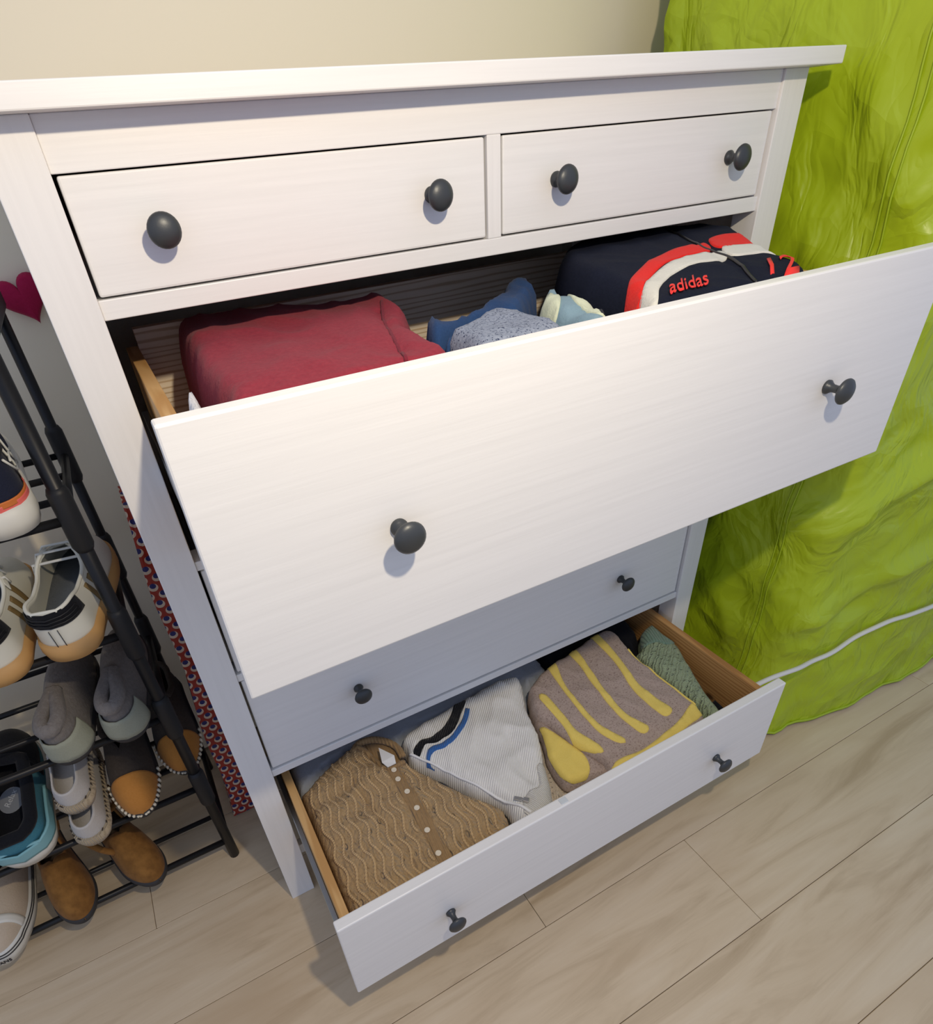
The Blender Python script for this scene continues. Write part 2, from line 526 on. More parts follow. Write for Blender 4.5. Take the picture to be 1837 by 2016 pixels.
h = t.math('ADD', t.math('MULTIPLY', fac1, 0.8), t.math('ADD', t.math('MULTIPLY', fac2, 0.35), t.math('ADD', t.math('MULTIPLY', rg, 0.75), t.math('MULTIPLY', rg2, 0.22))))
t.bump(h, 0.95, 0.021)
M['green_seam'] = new_mat('lime_seam', (0.36, 0.48, 0.012), 0.45)
M['white_cord'] = new_mat('white_cable', (0.72, 0.71, 0.66), 0.5)
M['black_rack'] = new_mat('black_metal', (0.008, 0.008, 0.009), 0.40, spec=0.35)
M['black_plastic'] = new_mat('black_plastic', (0.012, 0.012, 0.013), 0.50, spec=0.35)

M['maroon'] = m_fleece('maroon_fleece', (0.20, 0.018, 0.034), (0.34, 0.042, 0.060), 190)
M['maroon_seam'] = m_fleece('maroon_seam', (0.15, 0.012, 0.028), (0.22, 0.03, 0.045), 320)
M['pale_grey'] = m_fleece('pale_grey_jersey', (0.62, 0.62, 0.64), (0.70, 0.70, 0.72), 200)
M['denim'] = m_fleece('navy_denim', (0.018, 0.045, 0.12), (0.03, 0.075, 0.19), 420)
M['heather'] = m_fleece('heather_blue', (0.10, 0.13, 0.20), (0.42, 0.46, 0.54), 240, spots=(0.015, 0.025, 0.07))
M['baby_blue'] = m_fleece('pale_blue_jersey', (0.19, 0.30, 0.36), (0.25, 0.36, 0.42), 300)
M['mint_cream'] = m_fleece('cream_print', (0.60, 0.64, 0.46), (0.66, 0.70, 0.52), 300)
M['ink'] = new_mat('black_print', (0.01, 0.012, 0.02), 0.7)
M['navy'] = m_fleece('navy_track_cloth', (0.006, 0.008, 0.018), (0.012, 0.015, 0.030), 260, sheen=0.0)
M['red'] = m_fleece('red_stripe', (0.72, 0.012, 0.012), (0.82, 0.03, 0.02), 300, sheen=0.05)
M['off_white'] = m_fleece('off_white_stripe', (0.66, 0.64, 0.56), (0.74, 0.72, 0.64), 300)
M['red_thread'] = new_mat('red_embroidery', (0.85, 0.03, 0.025), 0.6)
M['zip_black'] = new_mat('black_zip', (0.006, 0.006, 0.008), 0.45)
M['brown_knit'] = m_lace('brown_cable_knit', (0.62, 0.43, 0.22), (0.44, 0.28, 0.13), -0.12, 46, 15, 0.005, 0.17, 0.15)
M['brown_rib'] = m_rib('brown_rib_knit', (0.42, 0.27, 0.13), (0.15, 0.085, 0.035), 620, 0.10)
M['cream_knit'] = m_lace('cream_pointelle', (0.80, 0.70, 0.56), (0.66, 0.55, 0.42), 0.5, 90, 60, 0.002, 0.05, 0.18)
M['white_knit'] = m_rib('white_rib_knit', (0.88, 0.87, 0.83), (0.70, 0.69, 0.66), 900, 0.75, 0.0012)
M['white_rib'] = m_rib('white_rib_hem', (0.82, 0.80, 0.75), (0.50, 0.48, 0.44), 1100, -0.35, 0.002)
M['black_knit'] = m_rib('black_knit', (0.008, 0.008, 0.010), (0.004, 0.004, 0.005), 900, 0.75)
M['blue_knit'] = m_rib('blue_knit', (0.05, 0.17, 0.48), (0.03, 0.10, 0.32), 900, 0.75)
M['taupe_knit'] = m_fleece('taupe_wool', (0.34, 0.26, 0.22), (0.52, 0.42, 0.37), 240, spots=(0.24, 0.17, 0.15))
M['yellow_knit'] = m_fleece('yellow_wool', (0.80, 0.60, 0.12), (0.86, 0.68, 0.20), 330)
M['green_knit'] = m_lace('sage_knit', (0.50, 0.60, 0.38), (0.34, 0.45, 0.26), 0.95, 62, 62, 0.005, 0.05, 0.24)
M['green_rib'] = m_rib('sage_rib', (0.24, 0.36, 0.27), (0.09, 0.16, 0.13), 640, 0.35, 0.003)
M['blue_grey'] = m_fleece('blue_grey_wool', (0.33, 0.37, 0.45), (0.42, 0.46, 0.54), 220)
M['black_wool'] = m_fleece('black_wool', (0.006, 0.007, 0.011), (0.012, 0.013, 0.018), 220)
M['pearl'] = new_mat('pearl_button', (0.78, 0.70, 0.55), 0.22)
M['label_white'] = new_mat('white_label', (0.80, 0.80, 0.80), 0.6)
M['silver'] = new_mat('silver_zip', (0.62, 0.60, 0.58), 0.25, 1.0)
M['heart'] = m_fleece('crimson_felt', (0.36, 0.010, 0.055), (0.42, 0.018, 0.075), 300)

# peacock-scale print: rows of pale crescents with a blue eye on red
mt = M['print'] = new_mat('peacock_print', (0.4, 0.03, 0.03), 0.6); t = NT(mt)
sp = t.n('ShaderNodeSeparateXYZ'); t.t.links.new(t.mapping((1, 1, 1)), sp.inputs[0])
PX_, PZ_ = 0.0240, 0.0185
hx = sp.outputs[0]
pz = t.math('ADD', sp.outputs[2], t.math('MULTIPLY', sp.outputs[1], 0.8))
row = t.math('FLOOR', t.math('DIVIDE', pz, PZ_))
odd = t.math('MULTIPLY', t.math('MODULO', t.math('ABSOLUTE', row), 2.0), 0.5)
fx = t.math('SUBTRACT', t.math('FRACT', t.math('ADD', t.math('DIVIDE', hx, PX_), odd)), 0.5)
fz = t.math('SUBTRACT', t.math('FRACT', t.math('DIVIDE', pz, PZ_)), 0.5)
dx = t.math('MULTIPLY', fx, PX_ / PZ_)
d1 = t.math('SQRT', t.math('ADD', t.math('MULTIPLY', dx, dx), t.math('MULTIPLY', fz, fz)))
fz2 = t.math('SUBTRACT', fz, 0.17)
d2 = t.math('SQRT', t.math('ADD', t.math('MULTIPLY', dx, dx), t.math('MULTIPLY', fz2, fz2)))
c_out = t.math('LESS_THAN', d1, 0.44); c_in = t.math('LESS_THAN', d2, 0.29)
col = t.mix(c_out, (0.34, 0.030, 0.014), (0.66, 0.52, 0.38))
col = t.mix(c_in, col, (0.020, 0.022, 0.13))
t.color(col)

# ------------------------------------------------------------------ room shell
wall = box_obj('wall_back', -2.40, 3.20, 0.515, 0.60, 0.0, 2.40, M['wall'], None, 0.0)
wall['kind'] = 'structure'
floor = box_obj('floor', -2.40, 3.20, -3.60, 0.60, -0.040, -0.0125, M['joint'], None, 0.0)
floor['kind'] = 'structure'
PW, PL = 0.1965, 1.24
bm = box(bmesh.new(), -PL / 2 + 0.0005, PL / 2 - 0.0005, -PW / 2 + 0.0005, PW / 2 - 0.0005, -0.0125, 0.0, 0.0006, 1)
plank_me = bpy.data.meshes.new('plank'); bm.to_mesh(plank_me); bm.free(); plank_me.materials.append(M['plank'])
starts = {-3: 0.10, -2: 0.785, -1: 0.42, 0: 0.30, 1: -0.265, 2: 0.40}
for r in range(-18, 3):
    yc = -0.112 + PW * (r + 0.5) - 0.0
    s0 = starts.get(r, (r * 0.437) % PL)
    k0 = math.floor((-2.4 - s0) / PL)
    for k in range(k0, k0 + 6):
        x0 = s0 + k * PL
        if x0 > 3.2 or x0 + PL < -2.4: continue
        if yc > 0.52 or yc < -3.6: continue
        o = bpy.data.objects.new('plank', plank_me)
        COL.objects.link(o); o.parent = floor
        o.location = Vector((x0 + PL / 2, yc, 0)) - floor.location

# ------------------------------------------------------------------ chest of drawers
W, H = 1.0417, 1.310
PWD = 0.0474
chest = empty('chest_of_drawers', (W / 2, 0.25, 0), 'white wooden chest of drawers with dark round knobs, two of its drawers pulled open', 'chest of drawers')
TT = 0.0195
box_obj('top_panel', -0.0248, W + 0.0248, -0.0316, 0.500, H - TT, H, M['paint'], chest, 0.0015)
for x0 in (0.0, W - PWD):
    box_obj('post', x0, x0 + PWD, 0.0, 0.045, 0.0, H - TT, M['paint_v'], chest, 0.0012)
    box_obj('post', x0, x0 + PWD, 0.445, 0.490, 0.0, H - TT, M['paint_v'], chest, 0.0012)
for x0 in (0.006, W - 0.022):
    box_obj('side_panel', x0, x0 + 0.016, 0.045, 0.445, 0.085, H - TT, M['paint_v'], chest, 0.0006)
box_obj('back_panel', PWD * 0.5, W - PWD * 0.5, 0.478, 0.484, 0.085, H - TT, M['dark_in'], chest, 0.0)
XI0, XI1 = PWD, W - PWD
RB = 0.004
ZR = [(1.247, 1.2905), (1.123, 1.142), (0.812, 0.826), (0.606, 0.620), (0.373, 0.389)]
for (z0, z1) in ZR:
    box_obj('rail', XI0, XI1, RB, RB + 0.036, z0, z1, M['paint'], chest, 0.001)
box_obj('rail', XI0, XI1, 0.030, 0.046, 0.090, 0.118, M['paint'], chest, 0.001)
box_obj('divider', 0.5097, 0.5288, RB, RB + 0.40, 1.142, 1.247, M['paint_v'], chest, 0.001)

knob_bm = lathe(bmesh.new(), [(0.0, 0.0), (0.0, 0.0085), (0.0025, 0.0088), (0.0045, 0.0070), (0.0080, 0.0050), (0.0140, 0.0047), (0.0180, 0.0062),
                              (0.0205, 0.0110), (0.0222, 0.0150), (0.0240, 0.0160), (0.0262, 0.0154), (0.0290, 0.0122), (0.0310, 0.0070), (0.0318, 0.0)])
knob_me = bpy.data.meshes.new('knob'); knob_bm.to_mesh(knob_me); knob_bm.free(); knob_me.materials.append(M['iron'])
for p in knob_me.polygons: p.use_smooth = True

def drawer(x0, x1, z0, z1, yf, knobs, zk, depth=0.435, inset=0.0125, top=None, back_h=None, side_mats=None, slides=True, zbot=None):
    """front panel is the part; boards, slides and knobs hang on it"""
    TH = 0.018
    fr = box_obj('drawer', x0, x1, yf, yf + TH, z0, z1, M['paint'], chest, 0.0022)
    sx0, sx1 = x0 + inset, x1 - inset
    zt = top if top is not None else z1 - 0.025
    zb = z0 + 0.012
    y0, y1 = yf + TH, yf + TH + depth
    sm = side_mats or (M['pine_side'], M['pine_side'])
    box_obj('side_board', sx0, sx0 + 0.015, y0, y1, zb, zt, sm[0], fr, 0.001)
    box_obj('side_board', sx1 - 0.015, sx1, y0, y1, zb, zt, sm[1], fr, 0.001)
    box_obj('back_board', sx0 + 0.015, sx1 - 0.015, y1 - 0.015, y1, zb, back_h or zt, M['ply'], fr, 0.001)
    box_obj('bottom_board', sx0 + 0.015, sx1 - 0.015, y0, y1 - 0.015, zb + 0.006, zb + 0.010, M['board'], fr, 0.0)
    if slides:
        for a, b in ((sx0 - 0.009, sx0 - 0.0005), (sx1 + 0.0005, sx1 + 0.009)):
            box_obj('slide_rail', a, b, y0, y1, (zb + zt) / 2 - 0.012, (zb + zt) / 2 + 0.022, M['steel'], fr, 0.001)
    for kx in knobs:
        k = bpy.data.objects.new('knob', knob_me); COL.objects.link(k); k.parent = fr
        k.location = Vector((kx, yf, zk)) - parent_loc(fr)
    return fr

G = 0.0035
drawer(XI0 + G, 0.5097 - G + 0.001, 1.1440, 1.2455, 0.006, (0.127, 0.4327), 1.196, 0.42)
drawer(0.5288 + G, XI1 - G, 1.1440, 1.2455, 0.006, (0.6121, 0.9173), 1.196, 0.42)
D2, D6 = -0.2929, -0.2915
drawer(0.0487, 0.9930, 0.8314, 1.1041, D2, (0.2215, 0.8186), 0.9653, 0.470, inset=0.0140, top=1.056, back_h=1.079)
drawer(XI0 + G, XI1 - G, 0.623, 0.809, 0.006, (0.229, 0.816), 0.716, 0.42)
drawer(XI0 + G, XI1 - G, 0.392, 0.603, 0.006, (0.229, 0.816), 0.4945, 0.42)
drawer(0.0504, 0.9913, 0.1395, 0.3516, D6, (0.2295, 0.8345), 0.2276, 0.435, top=0.316, side_mats=(M['pine_side'], M['pine_knot']))

M['clear_pad'] = new_mat('clear_pad', (0.62, 0.66, 0.68), 0.15, spec=0.7)
low = [o for o in chest.children if o.name.startswith('drawer')][-1]
pad = box_obj('bumper_pad', 0.452, 0.466, D6 + 0.004, D6 + 0.014, 0.3516, 0.3532, M['clear_pad'], None, 0.0006)
pad.parent = low; pad.location = pad.location - parent_loc(low)

# ------------------------------------------------------------------ clothes in the upper open drawer
UP = (0.0795, 0.9615, -0.2720, 0.1770)
maroon = Cloth([(0.1305, 0.1938), (0.2348, 0.1617), (0.3272, 0.1355), (0.3654, 0.1184), (0.4063, 0.0987), (0.4010, 0.0474), (0.3966, 0.0000), (0.3642, -0.0724), (0.3610, -0.1275), (0.3472, -0.1987), (0.2786, -0.2181), (0.1774, -0.2226), (0.1105, -0.2041), (0.1112, -0.1496), (0.1082, -0.0930), (0.1113, 0.0010)], 0.93, (1.086, 0, .02), r=0.030, amp=0.007, freq=11, seed=2.0, clip=UP, base=0.8545,
               folds=((*(0.3510, 0.0088), *(0.3013, -0.1598), 0.006, 0.005),))
maroon.build('folded_sweater', M['maroon'], 0.007, label='folded maroon fleece sweater in the upper open drawer', cat='sweater')
maroon.cord('shoulder_seam', [(0.3676, 0.0349), (0.3424, -0.0254), (0.3204, -0.0916), (0.3013, -0.1598), (0.2893, -0.1961)], 0.0022, M['maroon_seam'], 0.0)
pg = Cloth([(0.0833, -0.1439), (0.0978, -0.1136), (0.1035, -0.1338), (0.1013, -0.1761), (0.0972, -0.2154), (0.0860, -0.2323), (0.0684, -0.2292), (0.0750, -0.1788)], 0.90, (1.086, 0, 0), r=0.016, amp=0.003, freq=26, seed=4.0, clip=UP, base=0.8545, avoid=(maroon,))
pg.build('crumpled_shirt', M['pale_grey'], 0.006, label='crumpled pale grey sleeve peeking out beside the maroon sweater', cat='shirt')
JP = (1.110, 0, 0.05)
jk = Cloth([(0.6441, 0.0490), (0.7185, 0.1019), (0.7965, 0.1065), (0.9072, 0.0893), (0.9736, 0.0673), (0.9728, 0.0139), (0.8994, -0.0964), (0.8580, -0.1731), (0.8214, -0.2376), (0.7725, -0.2659), (0.6130, -0.2666), (0.5161, -0.2677), (0.5505, -0.2102), (0.5759, -0.1512), (0.5860, -0.0730), (0.5996, -0.0240)], 0.92, JP, r=0.035, amp=0.004, freq=10, seed=15.0, clip=UP, base=0.8545,
           folds=((*(0.8733, 0.0656), *(0.7148, -0.2384), 0.008, 0.004),))
bb = Cloth([(0.5127, -0.0926), (0.5516, -0.0446), (0.6136, 0.0098), (0.6590, 0.0233), (0.6427, -0.0565), (0.6107, -0.1395), (0.5840, -0.1880), (0.5176, -0.2183), (0.4991, -0.2033), (0.5019, -0.1549)], 0.92, (1.088, 0, .04), r=0.025, amp=0.009, freq=18, seed=12.0, clip=UP, base=0.8545, avoid=(jk,))
bb.build('printed_sweatshirt', M['baby_blue'], 0.007, label='pale blue sweatshirt with cream print tucked against the navy jacket', cat='sweatshirt')
bb.patch('print_patch', [(0.5228, -0.0826), (0.5522, -0.0590), (0.5541, -0.0807), (0.5362, -0.1126), (0.5150, -0.1357), (0.5113, -0.1211)], M['mint_cream'])
bb.patch('print_patch', [(0.5754, -0.0725), (0.5967, -0.0669), (0.5946, -0.0927), (0.5709, -0.1422), (0.5454, -0.1883), (0.5291, -0.1905), (0.5353, -0.1583), (0.5462, -0.1212)], M['mint_cream'])
bb.cord('print_outline', [(0.5351, -0.1902), (0.5530, -0.1619), (0.5710, -0.1512), (0.5757, -0.1581), (0.5630, -0.1814), (0.5496, -0.1918)], 0.0022, M['ink'], 0.001)
bb.cord('print_outline', [(0.5966, -0.1209), (0.6108, -0.1136), (0.6044, -0.1340), (0.5921, -0.1603)], 0.0022, M['ink'], 0.001)

ht = Cloth([(0.3590, -0.1308), (0.4005, -0.1004), (0.4511, -0.0734), (0.4905, -0.0798), (0.5119, -0.1040), (0.5084, -0.1576), (0.4984, -0.1955), (0.4533, -0.2192), (0.3921, -0.2173), (0.3454, -0.2163)], 0.92, (1.088, 0, .04), r=0.025, amp=0.006, freq=14, seed=9.0, clip=UP, base=0.8545, avoid=(maroon, bb, jk))
ht.build('folded_tee', M['heather'], 0.007, label='heather blue-grey knitted top folded next to the maroon sweater', cat='shirt')
ht.cord('neckline', [(0.3664, -0.1321), (0.3987, -0.1093), (0.4475, -0.0848), (0.4863, -0.0913), (0.5044, -0.1124)], 0.003, M['denim'], 0.0)
dn = Cloth([(0.3767, -0.0358), (0.4182, -0.0037), (0.4241, -0.0457), (0.5095, 0.0089), (0.5892, 0.0805), (0.6070, 0.0548), (0.5987, 0.0111), (0.5534, -0.0614), (0.4675, -0.1034), (0.3889, -0.1193), (0.3689, -0.0960)], 0.92, (1.080, 0, .06), r=0.022, amp=0.010, freq=20, seed=7.0, clip=UP, base=0.8545, avoid=(maroon, ht, bb, jk))
dn.build('folded_jeans', M['denim'], 0.007, label='crumpled navy denim garment between maroon sweater and dark jacket', cat='clothing')
jk.build('track_jacket', M['navy'], 0.007, label='puffy navy track jacket with red and white chest stripes', cat='jacket')
jk.patch('stripe', [(0.5477, -0.2133), (0.5701, -0.1851), (0.6211, -0.1417), (0.7129, -0.0898), (0.7769, -0.0709), (0.8118, -0.0664), (0.7847, -0.1050), (0.7209, -0.1172), (0.6582, -0.1432), (0.6044, -0.1784), (0.5575, -0.2212)], M['red'])['label'] = 'red chest stripe'
jk.patch('stripe', [(0.8305, -0.0598), (0.8702, -0.0470), (0.8895, -0.0660), (0.8990, -0.0857), (0.8760, -0.1181), (0.8469, -0.1045), (0.8006, -0.1066)], M['red'])['label'] = 'red chest stripe'
jk.patch('stripe', [(0.5475, -0.2336), (0.5790, -0.2010), (0.6318, -0.1608), (0.7000, -0.1294), (0.7455, -0.1154), (0.7856, -0.1145), (0.7678, -0.1478), (0.6994, -0.1582), (0.6499, -0.1732), (0.5976, -0.2079), (0.5514, -0.2516)], M['off_white'])['label'] = 'white chest stripe'
jk.patch('stripe', [(0.8001, -0.1105), (0.8385, -0.1059), (0.8724, -0.1194), (0.8698, -0.1447), (0.8589, -0.1739), (0.8219, -0.1565), (0.7781, -0.1491)], M['off_white'])['label'] = 'white chest stripe'
jk.cord('zipper', [(0.8737, 0.0715), (0.8219, -0.0364), (0.7885, -0.1041), (0.7687, -0.1526), (0.7148, -0.2384)], 0.0020, M['zip_black'], 0.001)
jk.text('lettering', 'adidas', *[(0.5803, -0.2399), (0.6463, -0.2315), (0.6202, -0.1978)], M['red_thread'])
jk.text('lettering', '12', *[(0.7266, -0.2485), (0.7741, -0.2478), (0.7922, -0.1930)], M['red_thread'], shear=-0.2)

# ------------------------------------------------------------------ knitwear in the lower open drawer
LO = (0.0800, 0.9610, -0.2710, 0.1440)
BP = (.300, 0, .03)
br = Cloth([(0.0677, 0.0088), (0.0929, 0.0192), (0.1458, 0.0476), (0.2061, 0.0655), (0.2288, 0.0519), (0.2371, 0.0156), (0.2504, -0.0172), (0.2802, -0.0184), (0.3140, -0.0763), (0.3520, -0.1436), (0.3895, -0.1961), (0.3868, -0.2295), (0.3600, -0.2496), (0.2679, -0.2530), (0.0765, -0.2630), (0.0751, -0.1922), (0.0791, -0.0772), (0.0649, -0.0296)], 0.256, BP, r=0.035, amp=0.012, freq=15, seed=31.0, clip=LO,
           folds=((*(0.1833, -0.0530), *(0.2044, -0.2472), 0.010, 0.010), (*(0.0754, -0.0382), *(0.1795, -0.0254), 0.012, 0.008), (*(0.3747, -0.2190), *(0.3067, -0.2454), 0.008, 0.008)))
br.build('knitted_cardigan', M['brown_knit'], 0.006, label='brown cable-knit cardigan with pearly buttons in the lower drawer', cat='cardigan')
br.patch('button_band', [(0.2438, -0.0268), (0.2612, -0.0263), (0.2641, -0.0690), (0.2673, -0.1410), (0.2644, -0.2102), (0.2638, -0.2465), (0.2412, -0.2456), (0.2412, -0.2042), (0.2423, -0.1381), (0.2413, -0.0771)], M['brown_rib'], 0.002)
nk = Cloth([(0.1996, 0.0542), (0.2206, 0.0682), (0.2470, 0.0673), (0.2707, 0.0496), (0.2869, 0.0214), (0.2871, -0.0109), (0.2640, -0.0224), (0.2374, -0.0146), (0.2177, 0.0142)], 0.256, (.288, 0, 0), r=0.012, amp=0.003, freq=20, seed=33.0, clip=LO)
ob = nk.build('back_neck', M['brown_rib'], 0.006)
ob.parent = br.obj; ob.location = nk.org - br.org
def loop3(name, line, z, r, mat, root):
    o = mesh_obj(name, tube(bmesh.new(), [(p.x, p.y, z) for p in catmull(line, 0.006, closed=False)], r, 8), mat, None, True, root.org)
    o.parent = root.obj; o.location = (0, 0, 0)
loop3('collar', [(0.2013, 0.0437), (0.2177, 0.0573), (0.2432, 0.0551), (0.2666, 0.0377), (0.2815, 0.0121), (0.2819, -0.0171)], .297, 0.007, M['brown_rib'], br)
br.cord('collar', [(0.2110, 0.0510), (0.2247, 0.0371), (0.2340, 0.0036), (0.2438, -0.0268), (0.2539, -0.0327), (0.2794, -0.0289)], 0.005, M['brown_rib'], 0.004)
for (bx_, by_) in [(0.2526, -0.0399), (0.2505, -0.0622), (0.2537, -0.0944), (0.2539, -0.1332), (0.2504, -0.1792), (0.2472, -0.2256)]:
    bm = lathe(bmesh.new(), [(0, 0), (0, 0.0050), (0.0016, 0.0054), (0.0026, 0.0048), (0.0022, 0.0030), (0.0016, 0.0)], Vector((0, 0, 1)), Vector((0, 0, 0)), 18)
    o = mesh_obj('button', bm, M['pearl'], br.obj)
    o.location = Vector((bx_, by_, br.h(bx_, by_) + 0.003)) - br.org
tagc = [(0.2469, 0.0160), (0.2649, -0.0179), (0.2608, -0.0335), (0.2432, -0.0351), (0.2379, -0.0210)]
bm = bmesh.new()
vs_ = [bm.verts.new((x, y, 0.312 + 0.002 * math.sin(i * 2.1))) for i, (x, y) in enumerate(tagc)]
f = bm.faces.new(vs_); r = bmesh.ops.extrude_face_region(bm, geom=[f])
for g in r['geom']:
    if isinstance(g, bmesh.types.BMVert): g.co.z -= 0.0015
bmesh.ops.recalc_face_normals(bm, faces=bm.faces)
o = mesh_obj('neck_label', bm, M['label_white'], None, False, br.org); o.parent = br.obj; o.location = (0, 0, 0); o['label'] = 'white neck label'

# raised cables of the cardigan: wavy cords of real relief running down both fronts
band_poly = [Vector(p) for p in [(0.2438, -0.0268), (0.2612, -0.0263), (0.2641, -0.0690), (0.2673, -0.1410), (0.2644, -0.2102), (0.2638, -0.2465), (0.2412, -0.2456), (0.2412, -0.2042), (0.2423, -0.1381), (0.2413, -0.0771)]]
M['brown_cord'] = m_rib('brown_cable_cord', (0.62, 0.43, 0.22), (0.50, 0.33, 0.16), 900, 1.2, 0.0012)
xk = 0.082
while xk < 0.47:
    run = []
    for k in range(90):
        y_ = 0.09 - k * 0.004
        p = (xk + 0.0045 * math.sin(2 * PI * y_ / 0.062 + xk * 9) + 0.10 * (0.0 - y_) * (xk - 0.2), y_)
        ok = inside(p, br.poly) and dist_poly(p, br.poly) > 0.009 and not inside(p, band_poly) and dist_poly(p, band_poly) > 0.004
        if ok: run.append(p)
        if (not ok or k == 89) and run:
            if len(run) > 5: br.cord('cable', run, 0.0026, M['brown_cord'], 0.0008, seg=6)
            run = []
    xk += 0.0155

ws = Cloth([(0.2969, 0.0243), (0.3328, 0.0419), (0.4445, 0.0546), (0.5255, 0.0636), (0.5958, 0.0472), (0.5598, -0.0424), (0.5403, -0.1080), (0.5073, -0.1729), (0.4667, -0.2520), (0.4110, -0.2605), (0.3886, -0.2058), (0.3476, -0.1145), (0.3210, -0.0640), (0.2905, -0.0209), (0.2877, 0.0006)], 0.256, (.305, 0, .02), r=0.032, amp=0.009, freq=13, seed=41.0, clip=LO, avoid=(br, nk),
           folds=((*(0.4859, -0.0751), *(0.4627, -0.1856), 0.014, 0.007),))
ws.build('zip_sweater', M['white_knit'], 0.006, label='white ribbed zip sweater with black and blue stripes', cat='sweater')
ws.patch('stripe', [(0.3036, -0.0189), (0.3270, -0.0057), (0.3553, -0.0080), (0.3876, 0.0025), (0.4161, 0.0260), (0.4403, 0.0537), (0.4562, 0.0407), (0.4307, 0.0138), (0.3960, -0.0178), (0.3596, -0.0254), (0.3321, -0.0175), (0.3099, -0.0326)], M['black_knit'])['label'] = 'black stripe'
ws.patch('stripe', [(0.3095, -0.0652), (0.3206, -0.0418), (0.3401, -0.0281), (0.3664, -0.0338), (0.3959, -0.0222), (0.4273, 0.0017), (0.4457, 0.0208), (0.4514, 0.0141), (0.4296, -0.0106), (0.3996, -0.0319), (0.3667, -0.0455), (0.3406, -0.0398), (0.3232, -0.0517), (0.3156, -0.0743)], M['blue_knit'])['label'] = 'blue stripe'
ws.patch('hem', [(0.4887, -0.1698), (0.5060, -0.1747), (0.4680, -0.2503), (0.4136, -0.2598), (0.4147, -0.2307), (0.4401, -0.2098), (0.4666, -0.2069)], M['white_rib'])
ws.cord('zipper', [(0.2971, -0.0164), (0.3304, -0.0669), (0.3673, -0.1365), (0.4020, -0.2018), (0.4212, -0.2461)], 0.0028, M['label_white'], 0.0005)
zp = [(0.4101, -0.2090), (0.4347, -0.2330)]
zd = Vector((zp[1][0] - zp[0][0], zp[1][1] - zp[0][1], 0)); za = math.atan2(zd.y, zd.x)
bm = box(bmesh.new(), 0, 0.015, -0.004, 0.004, 0, 0.002, 0.0008); box(bm, 0.0165, 0.027, -0.0045, 0.0045, -0.001, 0.004, 0.001); box(bm, 0.012, 0.019, -0.0018, 0.0018, 0.0005, 0.003, 0.0004)
o = mesh_obj('zip_pull', bm, M['silver'], ws.obj, False)
o.location = Vector((zp[0][0], zp[0][1], max(ws.h(*zp[0]), ws.h(*zp[1])) + 0.003)) - ws.org; o.rotation_euler = (0, 0, za); o['label'] = 'silver zip pull'

yc_ = Cloth([(0.8577, 0.0593), (0.8478, -0.0440), (0.8502, -0.1540), (0.8468, -0.2303), (0.8139, -0.2560), (0.6929, -0.2598), (0.6000, -0.2597), (0.5984, -0.2140), (0.5789, -0.1633), (0.5696, -0.1033), (0.5539, -0.0290), (0.6285, 0.0252), (0.7313, 0.0483)], 0.256, (.308, 0, .02), r=0.018, amp=0.006, freq=12, seed=51.0, clip=LO, avoid=(ws,))
yc_.build('striped_cardigan', M['taupe_knit'], 0.006, label='folded taupe wool cardigan with yellow stripes in the lower drawer', cat='cardigan')
for pl_ in ([(0.7998, 0.0579), (0.8179, 0.0548), (0.8041, -0.0395), (0.7882, -0.1073), (0.7888, -0.1597), (0.7926, -0.2004), (0.7676, -0.2053), (0.7637, -0.1574), (0.7710, -0.1018), (0.7887, -0.0374), (0.7950, 0.0203)],
            [(0.7241, 0.0391), (0.7426, 0.0373), (0.7290, -0.0335), (0.7157, -0.0917), (0.7098, -0.1624), (0.7236, -0.2086), (0.7015, -0.2115), (0.6946, -0.1485), (0.7056, -0.0684), (0.7197, -0.0039)],
            [(0.6591, 0.0319), (0.6788, 0.0309), (0.6617, -0.0204), (0.6526, -0.0647), (0.6460, -0.1511), (0.6651, -0.2082), (0.6520, -0.2116), (0.6371, -0.1827), (0.6348, -0.1276), (0.6472, -0.0290)],
            [(0.5872, -0.0395), (0.6037, -0.0363), (0.6044, -0.0920), (0.6009, -0.1417), (0.6153, -0.1938), (0.6077, -0.2086), (0.5822, -0.1653), (0.5866, -0.1121)]):
    yc_.patch('stripe', pl_, M['yellow_knit'])['label'] = 'yellow stripe'
yc_.patch('border', [(0.8384, -0.2094), (0.8463, -0.2269), (0.8250, -0.2417), (0.7176, -0.2525), (0.6037, -0.2555), (0.6125, -0.2412), (0.6810, -0.2431), (0.7763, -0.2302)], M['yellow_knit'])['label'] = 'yellow border'
yc_.cord('edge_piping', [(0.8435, -0.0180), (0.8424, -0.1037), (0.8421, -0.1760), (0.8414, -0.2145)], 0.003, M['yellow_knit'], 0.0)
SL = (.290, 0, .02)
sl = Cloth([(0.5597, -0.0393), (0.5747, -0.0803), (0.5873, -0.1541), (0.6056, -0.2074), (0.6084, -0.2413), (0.5614, -0.2316), (0.5225, -0.2187), (0.5221, -0.1682), (0.5447, -0.0959)], 0.256, SL, r=0.018, amp=0.004, freq=18, seed=53.0, clip=LO, avoid=(ws,))
ob = sl.build('sleeve', M['taupe_knit'], 0.006)
ob.parent = yc_.obj; ob.location = sl.org - yc_.org
sl_lo = ob.location.copy()
sl.patch('cuff', [(0.5508, -0.0874), (0.5689, -0.1135), (0.5812, -0.1619), (0.5830, -0.1993), (0.5627, -0.2272), (0.5261, -0.2170), (0.5245, -0.1697)], M['yellow_knit'])['label'] = 'yellow cuff'
